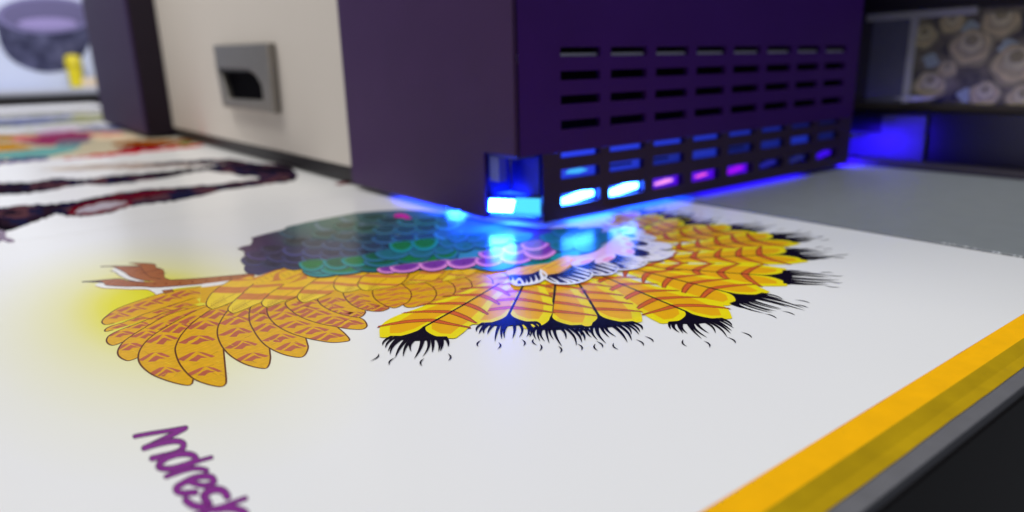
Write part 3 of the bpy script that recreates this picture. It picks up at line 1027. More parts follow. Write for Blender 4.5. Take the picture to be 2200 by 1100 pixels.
# ================================================================== tape along the front edge
tape = thing("masking_tape", "yellow paper tape stuck along the front edge of the white board", "tape")
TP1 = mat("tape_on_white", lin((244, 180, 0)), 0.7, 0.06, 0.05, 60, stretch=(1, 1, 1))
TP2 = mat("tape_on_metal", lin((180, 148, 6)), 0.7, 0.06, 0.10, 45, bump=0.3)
prof = [(0.852, 0.0014), (0.7625, 0.0014), (0.7180, -0.0105), (0.681, -0.0105)]
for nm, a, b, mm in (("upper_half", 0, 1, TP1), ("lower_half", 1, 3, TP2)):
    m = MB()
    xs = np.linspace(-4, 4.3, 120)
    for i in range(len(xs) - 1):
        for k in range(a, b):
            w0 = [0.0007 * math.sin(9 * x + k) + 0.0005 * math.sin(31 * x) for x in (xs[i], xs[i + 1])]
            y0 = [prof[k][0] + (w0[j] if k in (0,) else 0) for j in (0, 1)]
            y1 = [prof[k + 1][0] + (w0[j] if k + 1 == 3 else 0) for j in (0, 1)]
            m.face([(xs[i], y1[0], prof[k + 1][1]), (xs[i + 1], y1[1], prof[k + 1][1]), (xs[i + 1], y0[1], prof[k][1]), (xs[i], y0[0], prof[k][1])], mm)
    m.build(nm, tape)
m = MB()
m.face([(-4, 0.852, 0.0014), (4.3, 0.852, 0.0014), (4.3, 0.8545, 0.0002), (-4, 0.8545, 0.0002)], ink((214, 128, 60), 0))
m.build("tape_edge", tape)

# ================================================================== boards further back, printed with motifs
far = thing("printed_board", "white board behind the bird, printed with long dark mottled stripes", "printed board", "printed boards on the bed")
m = MB()
m.box((-6.9, 5.456, -TH), (4.098, 11.2, 0), white_board)
m.build("board_panel", far, bevel=0.003)


def mottled(name, cols, scale_, stretch):
    mm = bpy.data.materials.new(name)
    mm.use_nodes = True
    nt = mm.node_tree
    b = nt.nodes["Principled BSDF"]
    b.inputs["Roughness"].default_value = 0.5
    b.inputs["Specular IOR Level"].default_value = 0.0
    tc = nt.nodes.new("ShaderNodeTexCoord")
    mp = nt.nodes.new("ShaderNodeMapping")
    mp.inputs["Scale"].default_value = stretch
    n = nt.nodes.new("ShaderNodeTexNoise")
    n.inputs["Scale"].default_value = scale_
    n.inputs["Detail"].default_value = 3
    cr = nt.nodes.new("ShaderNodeValToRGB")
    cr.color_ramp.interpolation = "CONSTANT" if len(cols) > 5 else "LINEAR"
    el = cr.color_ramp.elements
    for i, c in enumerate(cols):
        pos = 0.30 + 0.40 * i / (len(cols) - 1)
        x = el[i] if i < 2 else el.new(pos)
        x.position = pos
        x.color = (*[min(.85, v / INK_K) for v in lin(c)], 1)
    nt.links.new(tc.outputs["Object"], mp.inputs[0])
    nt.links.new(mp.outputs[0], n.inputs["Vector"])
    nt.links.new(n.outputs["Fac"], cr.inputs[0])
    nt.links.new(cr.outputs[0], b.inputs["Base Color"])
    return mm


DARKM = mottled("ink_dark_mottle", [(18, 14, 22), (34, 22, 34), (24, 24, 50), (74, 46, 54), (22, 18, 32), (112, 80, 78)], 14, (1, 0.5, 1))
FAINT = mottled("ink_faint_mottle", [(196, 188, 180), (150, 136, 130), (120, 96, 90)], 9, (1, 1, 1))
RED = mat("ink_red_far", lin((104, 12, 30)), 0.8, 0.0, 0.1, 30)
MAROON = mat("ink_maroon_far", lin((86, 14, 30)), 0.8, 0.0, 0.1, 30)
z2 = lambda pts: [(x / 2.75, y / 2.75 + 250) for x, y in pts]


def motif(parent, polys, name="printed_stripe", z=2):
    pr = Print(z)
    rr = random.Random(int(z * 10) + len(polys))
    for px, mm in polys:
        q = spl(px, 8, True)
        if name == "printed_stripe" and mm is DARKM:
            cy = lambda x: np.mean([b[1] for b in q if abs(b[0] - x) < 45])
            q = [(p[0], p[1] + (p[1] - cy(p[0])) * .30) for p in q]
        pr.fill([(p[0] + rr.uniform(-2.5, 2.5), p[1] + rr.uniform(-1.6, 1.6)) for p in q], mm, False)
    return pr.build(name, parent)


motif(far, [(z2([(-120, 560), (0, 555), (200, 535), (400, 520), (600, 485), (800, 450), (1000, 432), (1170, 415), (1400, 390), (1560, 360), (1640, 330), (1740, 335), (1740, 372), (1600, 390), (1370, 424), (1080, 482), (900, 508), (780, 522), (640, 560), (500, 582), (400, 585), (340, 575), (250, 600), (140, 635), (0, 672), (-120, 690)]), DARKM),
            (z2([(420, 540), (520, 505), (660, 475), (800, 452), (960, 436), (1040, 440), (900, 468), (760, 490), (600, 510), (480, 560)]), MAROON),
            (z2([(400, 572), (480, 535), (600, 508), (720, 498), (790, 510), (740, 532), (620, 565), (500, 582)]), RED),
            (z2([(440, 566), (540, 524), (680, 503), (752, 508), (690, 534), (560, 564)]), ink((150, 136, 142), .25, nscale=14))])
motif(far, [(z2([(-120, 405), (0, 400), (200, 392), (330, 375), (500, 375), (700, 350), (900, 335), (1050, 318), (1250, 295), (1400, 270), (1530, 285), (1680, 300), (1740, 320), (1700, 345), (1560, 352), (1240, 318), (1050, 345), (700, 392), (500, 400), (330, 424), (150, 448), (0, 456), (-120, 462)]), DARKM)], z=8)
motif(far, [(z2([(240, 312), (420, 296), (700, 280), (1000, 268), (1250, 254), (1420, 262), (1300, 282), (1000, 300), (700, 312), (420, 318)]), FAINT), (z2([(780, 284), (950, 276), (1150, 262), (1350, 256), (1450, 268), (1300, 278), (1100, 282), (900, 290)]), DARKM)], z=12)
motif(far, [([(-30, 496), (4, 494), (14, 502), (10, 508), (32, 516), (20, 522), (4, 518), (-30, 524)], ink((86, 34, 66), .05))], "ink_splash", z=16)
motif(far, [([(716, 396), (760, 389), (790, 392), (760, 396)], RED)], "ink_splash", z=18)

far2 = thing("printed_board", "white board at the far end of the bed, printed in many bright colours", "printed board", "printed boards on the bed")
m = MB()
m.box((-6.9, 11.206, -TH), (4.098, 27, 0), white_board)
m.build("board_panel", far2, bevel=0.003)
z3 = lambda pts: [(x / 4.889, y / 4.889 + 160) for x, y in pts]
K = {"teal": (92, 146, 148), "mag": (132, 48, 90), "gold": (172, 122, 24), "pur": (52, 32, 104), "red": (164, 20, 30), "dred": (104, 10, 24), "bro": (122, 70, 8), "lil": (196, 176, 200), "beige": (206, 184, 156), "pink": (196, 112, 110), "slate": (98, 100, 118), "sage": (168, 160, 140), "blu": (104, 112, 158), "olive": (140, 144, 110), "lav": (196, 196, 222), "grn": (96, 120, 76)}
K = {k: mat("far_ink_" + k, tuple(min(.85, max(.003, q / INK_K)) for q in lin(v)), 0.85, 0.0, 0.12, 20) for k, v in K.items()}
motif(far2, [(z3([(-300, 640), (0, 625), (500, 600), (900, 578), (1250, 585), (1500, 640), (1750, 660), (2050, 690), (2100, 735), (1700, 765), (1250, 810), (800, 860), (400, 900), (0, 940), (-300, 960)]), K["sage"]),
             (z3([(-300, 900), (0, 900), (200, 880), (350, 870), (520, 880), (300, 915), (0, 938), (-300, 960)]), K["pur"]),
             (z3([(-300, 830), (0, 815), (300, 790), (600, 760), (850, 750), (760, 800), (560, 850), (350, 868), (100, 885), (-300, 890)]), K["teal"]),
             (z3([(650, 885), (900, 850), (1200, 810), (1600, 780), (2100, 735), (2050, 760), (1500, 820), (1000, 868)]), K["red"]),
             (z3([(1200, 800), (1400, 740), (1700, 720), (1880, 730), (1700, 765), (1400, 800)]), K["dred"]),
             (z3([(-300, 740), (0, 730), (160, 725), (340, 770), (200, 790), (0, 808), (-300, 815)]), K["gold"]),
             (z3([(160, 690), (400, 640), (700, 600), (1000, 620), (900, 680), (600, 735), (420, 740), (250, 720)]), K["mag"]),
             (z3([(100, 660), (300, 640), (420, 660), (300, 690), (150, 700)]), K["pink"]),
             (z3([(600, 710), (750, 680), (950, 690), (850, 735), (600, 750)]), K["slate"]),
             (z3([(-300, 640), (0, 640), (150, 640), (120, 680), (0, 690), (-300, 700)]), K["gold"]),
             (z3([(1180, 720), (1500, 690), (2000, 690), (2050, 720), (1500, 735), (1250, 750)]), K["bro"]),
             (z3([(940, 660), (1150, 630), (1400, 640), (1420, 670), (1150, 690)]), K["beige"]),
             (z3([(900, 620), (1200, 606), (1300, 625), (1100, 640)]), K["pink"]),
             (z3([(1880, 740), (1950, 710), (2010, 725), (1950, 750)]), K["grn"])], "printed_picture")
motif(far2, [(z3([(380, 606), (600, 570), (900, 555), (1250, 560), (1350, 590), (1000, 585), (600, 600)]), K["lil"]), (z3([(380, 612), (600, 596), (800, 590), (620, 620), (450, 630)]), ink((190, 110, 160), .05)),
             (z3([(800, 560), (1150, 545), (1340, 560), (1360, 590), (1100, 585)]), K["blu"])], "printed_picture", z=20)
motif(far2, [(z3([(-300, 480), (0, 462), (400, 440), (800, 425), (1250, 415), (1230, 470), (900, 500), (500, 520), (200, 552), (0, 560), (-300, 560)]), K["olive"]), (z3([(-300, 480), (0, 470), (400, 446), (740, 432), (720, 470), (400, 515), (0, 535), (-300, 535)]), K["blu"])], "printed_picture", z=26)

# ================================================================== gantry cover, end column, handle
cream = mat("cover_cream", lin((202, 197, 191)), 0.5, 0.25, 0.008, 5)
purple = mat("housing_purple", lin((58, 34, 80)), 0.45, 0.2, 0.05, 14, bump=0.05)
purple_d = mat("column_purple", lin((50, 30, 72)), 0.5, 0.12, 0.06, 14)
blackp = mat("black_strip", lin((26, 24, 28)), 0.5, 0.4, 0.08, 20)
steel = mat("handle_steel", lin((140, 136, 131)), 0.32, 0.5, 0.05, 30, metallic=0.7)
gan = thing("printer_gantry", "cream gantry cover with a dark purple end column and a metal pull handle", "gantry")
m = MB()
m.box((2.60, 5.7, 0.165), (4.2, 13.32, 3.6), cream)
m.build("cover_panel", gan, bevel=0.02)
m = MB()
m.box((2.61, 5.7, 0.02), (4.1, 13.32, 0.162), blackp)
m.build("black_skirt", gan, bevel=0.01)
m = MB()
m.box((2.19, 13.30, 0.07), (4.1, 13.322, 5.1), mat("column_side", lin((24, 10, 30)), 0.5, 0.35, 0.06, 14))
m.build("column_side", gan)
m = MB()
m.box((2.16, 13.323, 0.05), (4.2, 18.6, 5.2), purple_d)
m.build("end_column", gan, bevel=0.05)
# handle: thick frame with an opening rounded at one upper corner
hx = 2.50
out = [PX(p, hx) for p in [(456, 97), (572, 92), (587, 244), (480, 230)]]
inn = [PX(p, hx) for p in [(470, 148), (530, 150), (548, 162), (561, 184), (565, 216), (488, 212)]]
outer = [(hx, 9.85, 1.39), (hx, 7.45, 1.33), (hx, 7.45, 0.585), (hx, 9.85, 0.61)]
hd = MB()
hd.prism([[tuple(p) for p in out], [tuple(p) for p in inn]], (0.097, 0, 0), steel)
h_ = hd.build("handle", gan, bevel=0.02)
m = MB()
m.face([PX(p, 2.595) for p in [(462, 130), (580, 130), (585, 235), (480, 228)]], mat("recess_shade_black", (0.002, 0.002, 0.004), 0.7, 0.02))  # flat black plate, the hollow's shade given as colour
m.build("recess_plate", h_)
m = MB()
lip = [PX(p, hx) for p in [(468, 145), (536, 148), (536, 154), (470, 152)]]
m.prism([[tuple(p) for p in lip]], (0.09, 0, 0.0), mat("handle_dark", lin((40, 38, 40)), 0.4, 0.4))
m.build("finger_lip", h_)

# ================================================================== print carriage
car = thing("print_carriage", "dark purple vented print head carriage glowing blue underneath", "printer carriage")
X0, X1, Y0, Y1 = 2.53, 6.52, 3.34, 5.78
ZS = 0.478                    # where the upper housing meets the lower skirt
m = MB()
m.prism([[(X0, Y1, 0.045), (X0, Y1, 3.0), (X0, Y0, 3.0), (X0, Y0, ZS), (X0, 3.68, ZS), (X0, 3.68, 0.05)]], (0.035, 0, 0), purple)
m.build("side_panel", car, bevel=0.012)

XC = [3.068 + 0.437 * k for k in range(8)]
HW = 0.172


def vent_wall(name, xa, xb, za, zb_, rows, mm, depth=0.035, y=Y0):
    xs = sorted({xa, xb, *[c - HW for c in XC], *[c + HW for c in XC]})
    zs = sorted({za, zb_, *[r[0] for r in rows], *[r[1] for r in rows]})
    hole = lambda x, z: any(c - HW < x < c + HW for c in XC) and any(r[0] < z < r[1] for r in rows)
    m = MB()
    for i in range(len(xs) - 1):
        for j in range(len(zs) - 1):
            x_, z_ = (xs[i] + xs[i + 1]) / 2, (zs[j] + zs[j + 1]) / 2
            if not hole(x_, z_):
                m.face([(xs[i], y, zs[j]), (xs[i + 1], y, zs[j]), (xs[i + 1], y, zs[j + 1]), (xs[i], y, zs[j + 1])], mm)
    for c in XC:                  # the cut edges of every slot
        for r in rows:
            a, b, l, h = c - HW, c + HW, r[0], r[1]
            m.face([(a, y, l), (b, y, l), (b, y + depth, l), (a, y + depth, l)], mm)
            m.face([(a, y + depth, h), (b, y + depth, h), (b, y, h), (a, y, h)], mm)
            m.face([(a, y, l), (a, y + depth, l), (a, y + depth, h), (a, y, h)], mm)
            m.face([(b, y, h), (b, y + depth, h), (b, y + depth, l), (b, y, l)], mm)
    return m.build(name, car)


purple_r = mat("vent_purple", lin((62, 24, 112)), 0.45, 0.2, 0.05, 14)  # housing purple made bluer, this face's cooler light mixed in
skirt_p = mat("skirt_purple", lin((58, 42, 74)), 0.45, 0.2, 0.05, 14)
vent_wall("vent_panel", X0 + 0.036, X1, ZS + 0.002, 3.0, [(1.066, 1.122), (0.922, 0.978), (0.774, 0.830), (0.618, 0.676)], purple_r)
vent_wall("lower_skirt", 2.742, X1, 0.040, ZS, [(0.438, 0.474), (0.300, 0.366), (0.126, 0.206)], skirt_p)
m = MB()
m.box((X0 + 0.04, Y0 + 0.16, ZS + 0.006), (X1 - 0.01, Y1, 2.98), black_gap)
m.build("inner_shell", car)
m = MB()
m.box((X0 + 0.05, Y0 + 0.037, 1.03), (X1 - 0.04, Y0 + 0.09, 1.086), mat("inner_bar", lin((222, 226, 240)), 0.4, 0.5, 0.05))
m.build("inner_bar", car)
m = MB()
m.box((X1 - 0.036, Y0 + 0.002, 0.03), (X1 - 0.001, Y1, 3.0), purple)
m.build("end_panel", car)
# lower interior: floor-less chamber with back plate and lid over the notch
inner_b = mat("lamp_chamber", lin((40, 52, 150)), 0.5, 0.5, 0.05)  # blue of the lamp light put into the lining colour
m = MB()
m.box((2.742, Y0 + 0.30, 0.05), (X1 - 0.04, Y0 + 0.33, ZS), inner_b)
m.build("chamber_wall", car)
m = MB()
m.box((X0 + 0.036, Y0 + 0.037, ZS - 0.02), (2.74, 3.68, ZS - 0.001), inner_b)
m.box((2.742, Y0 + 0.037, 0.05), (2.762, Y0 + 0.30, ZS - 0.002), inner_b)
m.box((X0 + 0.036, 3.682, 0.05), (2.74, 3.70, ZS - 0.002), inner_b)
m.build("notch_lining", car)
m = MB()
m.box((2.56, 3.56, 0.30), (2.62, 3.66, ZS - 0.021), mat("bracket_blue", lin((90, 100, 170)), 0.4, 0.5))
m.build("lamp_bracket", car)

# ultraviolet lamp in the open corner and lamp windows behind the slots
UV = (0.008, 0.062, 1.0)
lampg = glow_mat("uv_glass_hot", UV, 430)
lampc = glow_mat("uv_glass_cyan", (0.06, 0.62, 1.0), 1.3)
lamp_body = mat("lamp_body", lin((60, 60, 90)), 0.4, 0.5)
DA, DB = Vector((2.538, 3.665)), Vector((2.735, 3.352))      # the lamp stands across the open corner
dn = Vector((DA.y - DB.y, DB.x - DA.x)).normalized()            # towards the back of the corner


def pane(f0, f1, z0, z1, mm, back=0.0, name="lamp_glass", parent=None, f0t=None, f1t=None):
    m = MB()
    a, b = DA.lerp(DB, f0) + dn * back, DA.lerp(DB, f1) + dn * back
    at, bt = DA.lerp(DB, f0 if f0t is None else f0t) + dn * back, DA.lerp(DB, f1 if f1t is None else f1t) + dn * back
    m.face([(a.x, a.y, z0), (b.x, b.y, z0), (bt.x, bt.y, z1), (at.x, at.y, z1)], mm)
    return m.build(name, parent)


m = MB()
a, b = DA + dn * .006, DB + dn * .006
m.prism([[(a.x, a.y, 0.075), (b.x, b.y, 0.075), (b.x, b.y, 0.205), (a.x, a.y, 0.19)]], (dn.x * .05, dn.y * .05, 0), lamp_body)
lb = m.build("uv_lamp", car)
pane(0.02, 0.46, 0.100, 0.180, lampg, 0.0, "lamp_glass", lb, 0.04, 0.52)
pane(0.47, 0.985, 0.098, 0.196, lampc, 0.002, "side_glass", lb, 0.53, 0.985)
pane(0.05, 0.985, 0.079, 0.097, glow_mat("uv_glass_low", (0.03, 0.42, 1.0), 1.1), 0.003, "lower_strip", lb)
m = MB()
m.face([(2.56, 3.66, 0.072), (2.72, 3.66, 0.072), (2.72, 3.40, 0.072)], glow_mat("uv_down", UV, 60))
m.build("lower_glass", lb)
m = MB()
m.face([(2.60, 3.66, 0.21), (2.72, 3.66, 0.21), (2.72, 3.46, 0.21)], glow_mat("uv_added_glow", (0.004, 0.03, 1.0), 9))  # added emitter, gives the open corner more blue light
m.build("added_top_glow", lb)
WIN = [  # slot column, rgb, strength, share of the slot's width, share of its height
    (0, (0.02, 0.15, 1.0), 80, 0.94, 0.036), (1, (0.025, 0.15, 1.0), 70, 0.94, 0.036), (2, (1.0, 0.32, 0.85), 1.15, 0.60, 0.018), (3, (1.0, 0.10, 0.78), 0.95, 0.45, 0.014), (4, (0.42, 0.0, 1.0), 0.9, 0.6, 0.026), (5, (0.02, 0.02, 0.55), 0.5, 0.8, 0.03), (6, (0.03, 0.04, 0.4), 0.35, 0.8, 0.03), (7, (0.05, 0.0, 1.0), 0.9, 0.9, 0.034)]
for k, rgb, st_, shx, zh in WIN:
    c = XC[k]
    y_ = Y0 + 0.05
    w_ = HW * shx
    zc = 0.160
    sk = 0.008 if k < 2 else 0.004
    m = MB()
    # a six cornered window, low on the left and high on the right
    m.face([(c - w_, y_, zc - zh * .9), (c - w_ * .2, y_, zc - zh), (c + w_, y_, zc - zh * .3), (c + w_, y_, zc + zh * .75), (c + w_ * .2, y_, zc + zh), (c - w_ * .9, y_, zc - zh * .1 + sk)], glow_mat("window_glow_%d" % k, rgb, st_))
    wd = m.build("lamp_window", car)
    if k < 5:
        m = MB()
        m.box((c - HW, y_ + 0.01, 0.118), (c + HW, y_ + 0.03, 0.214), glow_mat("window_rim_blue" if k < 2 else "window_rim_violet", (0.02, 0.09, 0.95) if k < 2 else (0.10, 0.0, 0.95), 0.8))
        m.build("window_rim", wd)
# self-glowing plates in place of the blue-lit wall behind middle and top slots
for k in range(8):
    c = XC[k]
    m = MB()
    m.box((c - HW, Y0 + 0.05, 0.292), (c + HW, Y0 + 0.07, 0.372), glow_mat("slot_glow_blue_%d" % k, (0.016, 0.045, 0.78), (0.9, 0.7, 0.35, 0.5, 0.18, 0.25, 0.45, 0.12)[k]))
    dd = m.build("slot_glow", car)
    if k == 0:
        m = MB()
        m.face([(c - 0.10, Y0 + 0.048, 0.328), (c + 0.02, Y0 + 0.048, 0.318), (c + 0.11, Y0 + 0.048, 0.332), (c + 0.04, Y0 + 0.048, 0.352), (c - 0.06, Y0 + 0.048, 0.35)], glow_mat("slot_glow_core", (0.05, 0.5, 1.0), 1.0))
        m.build("bright_core", dd)
    elif k in (1, 2, 4):
        m = MB()
        m.box((c - HW * .9, Y0 + 0.040, 0.33), (c + HW * (.2 if k == 2 else .5), Y0 + 0.046, 0.345), mat("lead_dark", (0.004, 0.006, 0.03), 0.5, 0.3))
        m.build("inner_lead", dd)
    m = MB()
    m.box((c - HW, Y0 + 0.05, 0.43), (c + HW, Y0 + 0.07, 0.476), glow_mat("slot_glow_top_%d" % k, (0.02, 0.05, 0.85), [1, .85, .7, .55, .4, .25, .12, .06][k]))
    m.build("slot_glow", car)
# lamp bars at the foot of the housing, their glass turned outwards and down to the board
ZL = 0.044
for nm, x0_, x1_, y0_, y1_, col, st_, way, dr in (
        ("under_lamp", 2.98, 3.42, 3.352, 3.44, UV, 30, "y", .014), ("under_lamp", 3.55, 4.3, 3.352, 3.62, UV, 7, "y", .004), ("under_lamp", 4.4, 5.9, 3.352, 3.62, (0.022, 0.005, 1.0), 3.5, "y", .003),
        ("under_lamp", 2.545, 2.64, 4.06, 4.24, UV, 130, "x", .016), ("under_lamp", 2.545, 2.90, 4.3, 5.1, (0.015, 0.05, 1.0), 4.5, "x", .003), ("under_lamp", 2.545, 2.90, 3.72, 4.02, (0.012, 0.04, 1.0), 4.5, "x", .003)):
    m = MB()
    m.box((x0_, y0_, ZL - 0.002), (x1_, y1_, ZL + 0.02), lamp_body)
    o = m.build(nm, car)
    m = MB()
    g_ = glow_mat("under_glass_%d" % int(x0_ * 10 + y0_ * 100), col, st_)
    if way == "y":
        m.face([(x0_ + .01, y0_ + .004, ZL - .004), (x0_ + .01, y1_ - .01, ZL - .004 - dr), (x1_ - .01, y1_ - .01, ZL - .004 - dr), (x1_ - .01, y0_ + .004, ZL - .004)], g_)
    else:
        m.face([(x0_ + .004, y0_ + .01, ZL - .004), (x0_ + .004, y1_ - .01, ZL - .004), (x1_ - .01, y1_ - .01, ZL - .004 - dr), (x1_ - .01, y0_ + .01, ZL - .004 - dr)], g_)
    m.build("lamp_glass", o)
# second lamp at the far end of the carriage
m = MB()
m.box((X1 + 0.0005, 3.36, 0.062), (X1 + 0.008, 3.75, 0.27), lamp_body)
m.box((X1 + 0.0005, 3.38, 0.272), (X1 + 0.44, 3.80, 0.282), lamp_body)  # hood added to keep the violet light off the picture panel
o = m.build("far_lamp", car)
m = MB()
m.face([(X1 + 0.012, 3.40, 0.07), (X1 + 0.012, 3.75, 0.07), (X1 + 0.07, 3.75, 0.25), (X1 + 0.07, 3.40, 0.25)], glow_mat("far_glass", (0.030, 0.006, 1.0), 95))
m.build("lamp_glass", o)

# ================================================================== behind the table, right: dark panel, picture panel, beam
bp = thing("back_panel", "glossy dark panel lit blue behind the table's far rail", "panel")
m = MB()
m.box((7.30, -6, -0.6), (7.36, 12, 0.49), mat("panel_dark", lin((15, 13, 36)), 0.32, 0.5, 0.06, 6))
m.build("panel_sheet", bp, bevel=0.01)
m = MB()
shp = mat("lit_patch_pale", lin((92, 88, 122)), 0.4, 0.4, 0.05)  # added pale plate; its colour and outline shape the patch of blue light
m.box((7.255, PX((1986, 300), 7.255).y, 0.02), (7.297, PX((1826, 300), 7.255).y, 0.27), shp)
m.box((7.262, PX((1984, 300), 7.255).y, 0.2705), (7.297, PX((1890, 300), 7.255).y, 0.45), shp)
m.build("lit_patch_plate", bp, bevel=0.004)
disp = thing("picture_panel", "framed panel printed with brown roses standing behind the table", "picture")
pat = mottled("rose_print_ground", [(66, 64, 78), (130, 124, 108), (166, 156, 134)], 22, (1, 1, 1))
XD = 7.5
m = MB()
m.box((XD, -6, 0.45), (XD + 0.05, 12, 1.75), mat("panel_base", lin((84, 80, 96)), 0.5, 0.3, 0.05))
m.build("panel_sheet", disp)
ya = PX((1962, 100), XD).y
yb = PX((1872, 100), XD).y
m = MB()
m.face([(XD - .002, ya, 0.56), (XD - .002, -6, 0.56), (XD - .002, -6, 1.42), (XD - .002, ya, 1.42)], pat)
m.build("rose_print", disp)
m = MB()
m.box((XD - .006, ya + 0.02, 0.56), (XD - .001, yb, 1.40), mat("panel_slate", lin((128, 128, 158)), 0.4, 0.2, 0.04))
m.build("blank_side", disp)
frm = mat("frame_light", lin((226, 224, 236)), 0.4, 0.4, 0.05)
yc = PX((2100, 40), XD).y
for nm, lo, hi in (("frame_bar", (XD - .03, ya - 0.03, 0.56), (XD - .007, ya + 0.04, 1.42)), ("frame_bar", (XD - .035, yc, 1.375), (XD - .004, yb + .06, 1.45)), ("frame_bar", (XD - .03, -6, 0.50), (XD - .007, yb + 0.1, 0.556))):
    m = MB()
    m.box(lo, hi, frm if hi[2] > 0.6 else mat("frame_brown", lin((92, 84, 84)), 0.5, 0.3, 0.06))
    m.build(nm, disp, bevel=0.004)
# roses of the print: rings of petals
RC = [ink((226, 208, 160), .12, nscale=30), ink((176, 164, 128), .12, nscale=30), ink((232, 214, 176), .12, nscale=30), ink((184, 198, 190), .1, nscale=30), ink((46, 44, 66), .1), ink((204, 190, 148), .1)]
for i, (px_, py_, w_) in enumerate([(2085, 105, 50), (2182, 142, 54), (1998, 185, 40), (2150, 48, 44), (1985, 80, 34), (2115, 205, 36), (2045, 50, 30), (2198, 215, 38), (2035, 150, 24)]):
    c = PX((px_, py_), XD - .004)
    m = MB()
    rr = w_ / 260.0
    for k, (f_, cm) in enumerate([(1.0, RC[1]), (.86, RC[0]), (.70, RC[5]), (.5, RC[2]), (.3, RC[1])]):
        pts = []
        for a in np.linspace(0, 2 * math.pi, 25)[:-1]:
            q = rr * f_ * (1 + .07 * math.sin(5 * a + k * 1.3 + i))
            zz = c.z + q * math.sin(a) * 0.9 + rr * .10 * k
            pts.append(Vector((XD - .004 - .0006 * k - .0001 * i, c.y + q * math.cos(a), min(1.372, max(0.561, zz)))))
        m.poly(pts, cm)
    m.build("printed_rose", disp)
for i, (px_, py_) in enumerate([(2000, 130), (2075, 205), (2085, 60), (2165, 100), (2185, 225)]):
    c = PX((px_, py_), XD - .004)
    m = MB()
    pts = [Vector((XD - .0035, c.y + .07 * math.cos(a) * (1 + .3 * math.sin(4 * a + i)), min(1.372, max(.561, c.z + .07 * math.sin(a))))) for a in np.linspace(0, 2 * math.pi, 17)[:-1]]
    m.poly(pts, RC[3])
    m.build("printed_leaf", disp)
tagc = tag(MB().build("empty", None) if False else (lambda mm: mm)(link("label_tag", bpy.data.meshes.new("label_tag"))), "small white lozenge shaped tag below the light upright of the picture panel", "tag")
m = MB()
p4 = [PX(p, 7.40) for p in [(1918, 211), (1962, 206), (2012, 211), (1964, 217)]]
m.prism([[tuple(p) for p in p4]], (0.012, 0, 0), mat("tag_white", lin((236, 236, 240)), 0.4, 0.3))
tmp = m.build("label_tag_mesh", None)
old = tagc.data
tagc.data = tmp.data
bpy.data.objects.remove(tmp)
bpy.data.meshes.remove(old)
beam = thing("overhead_beam", "dark beam crossing above the picture panel", "beam")
m = MB()
m.box((7.10, -6, 1.44), (7.5, 12, 2.2), mat("beam_dark", lin((22, 18, 36)), 0.5, 0.3, 0.1, 10))
m.build("beam_body", beam, bevel=0.02)

# ================================================================== far left: poster with a bowl, ledge, pen, cloth
YP = 36.0
pos = thing("bowl_poster", "pale blue poster with a grey bowl at the far end of the table", "poster")
m = MB()
m.box((-4, YP, 0.55), (8.5, YP + 0.2, 8), mat("poster_blue", lin((210, 220, 248)), 0.5, 0.3, 0.02, 4))
m.build("poster_sheet", pos)
py = lambda pts, k: [PY(p, YP - 0.01 * k) for p in pts]
bowl_side = mottled("ink_bowl_side", [(46, 48, 72), (70, 72, 100), (96, 98, 132)], 11.0, (1, 1, 1))
m = MB()
m.poly(py(spl([(-9, 34), (-4, 80), (12, 116), (48, 143), (100, 156), (150, 147), (180, 118), (196, 80), (203, 36), (150, 50), (100, 56), (40, 50)], 4, True), 1), bowl_side)
m.build("bowl_side", pos)
m = MB()
m.poly(py([(98 + 107 * math.cos(a), 32 + 40 * math.sin(a)) for a in np.linspace(0, 2 * math.pi, 33)[:-1]], 2), ink((124, 120, 168), .05))
m.build("bowl_rim", pos)
m = MB()
m.poly(py([(98 + 95 * math.cos(a), 32 + 33 * math.sin(a)) for a in np.linspace(0, 2 * math.pi, 33)[:-1]], 3), ink((104, 100, 140), .05))
m.poly(py([(102 + 64 * math.cos(a), 51 + 13 * math.sin(a)) for a in np.linspace(0, 2 * math.pi, 33)[:-1]], 4), ink((152, 142, 196), .04))
m.build("bowl_inside", pos)
led = thing("poster_ledge", "white ledge along the foot of the pale blue poster", "ledge")
m = MB()
m.box((-4, 34.6, 0.48), (8.5, 35.9, 0.72), mat("ledge_white", lin((206, 212, 232)), 0.5, 0.3, 0.03, 4))
m.build("ledge_board", led, bevel=0.05)
rl = thing("end_rail", "black rail across the far end of the table", "rail")
m = MB()
m.box((-4, 34.05, -0.2), (8.5, 34.5, 0.46), blackp)
m.build("rail_bar", rl, bevel=0.04)
st = thing("white_box", "long white box lying across the far end of the bed below the black rail", "box")
m = MB()
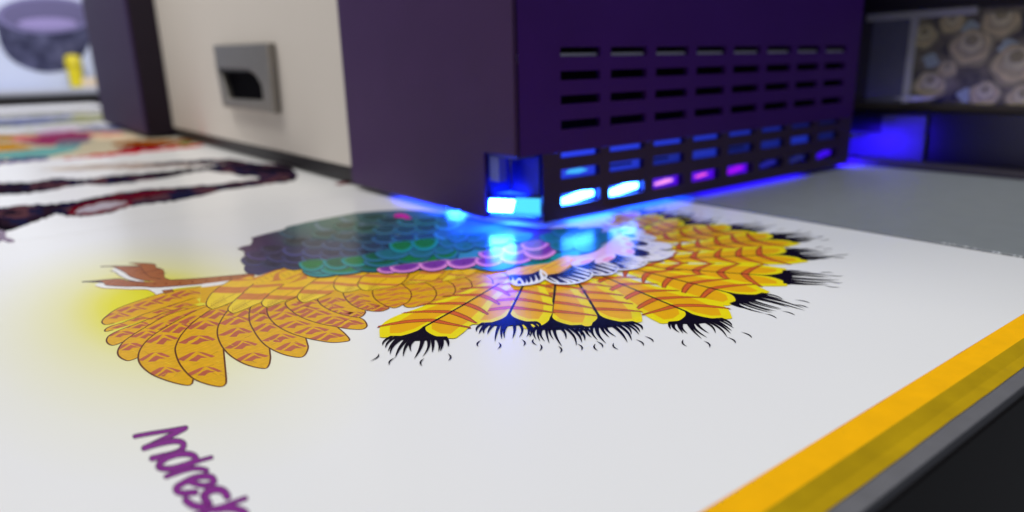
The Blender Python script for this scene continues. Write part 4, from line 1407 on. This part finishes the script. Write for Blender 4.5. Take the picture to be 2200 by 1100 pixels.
m.box((-4, 28.0, 0.0), (3.6, 33.4, 0.10), mat("box_white", lin((226, 228, 236)), 0.5, 0.3, 0.03, 4))
m.build("box_body", st, bevel=0.03)
# yellow pen leaning on the poster
pen = thing("yellow_pen", "thick yellow marker pen leaning on the blue poster in front of the bowl", "pen")
yel_p = mat("pen_yellow", lin((222, 206, 6)), 0.4, 0.4, 0.04)
a0, a1 = PY((168, 190), 35.2), PY((155, 122), 35.6)


def tube(m, a, b, r0, r1, mm, n=14, caps=True):
    d = (b - a).normalized()
    u = d.orthogonal().normalized()
    v = d.cross(u)
    A = [a + (u * math.cos(t_) + v * math.sin(t_)) * r0 for t_ in np.linspace(0, 2 * math.pi, n + 1)[:-1]]
    B = [b + (u * math.cos(t_) + v * math.sin(t_)) * r1 for t_ in np.linspace(0, 2 * math.pi, n + 1)[:-1]]
    for i in range(n):
        m.face([A[i], A[(i + 1) % n], B[(i + 1) % n], B[i]], mm)
    if caps:
        m.face(A[::-1], mm)
        m.face(B, mm)


m = MB()
tube(m, a0, a0.lerp(a1, .62), 0.26, 0.28, yel_p)
m.build("pen_barrel", pen, smooth=True)
m = MB()
tube(m, a0.lerp(a1, .62), a0.lerp(a1, .66), 0.24, 0.24, yel_p)
tube(m, a0.lerp(a1, .66), a1, 0.33, 0.29, yel_p)
m.build("pen_cap", pen, smooth=True)
cl = thing("beige_cloth", "crumpled beige cloth beside the yellow pen on the ledge", "cloth")
bm = bmesh.new()
bmesh.ops.create_icosphere(bm, subdivisions=3, radius=1)
cc = PY((200, 183), 35.2)
for v in bm.verts:
    k = 1 + .22 * math.sin(5 * v.co.x + 2) * math.cos(4 * v.co.z + v.co.y * 3)
    v.co = Vector((cc.x + v.co.x * .62 * k, cc.y + v.co.y * .3, 0.73 + max(0, v.co.z * k) * .42)) * S
me = bpy.data.meshes.new("cloth_fold")
bm.to_mesh(me)
bm.free()
me.materials.append(mat("cloth_beige", lin((222, 206, 184)), 0.8, 0.1, 0.06, 8))
link("cloth_fold", me, cl)
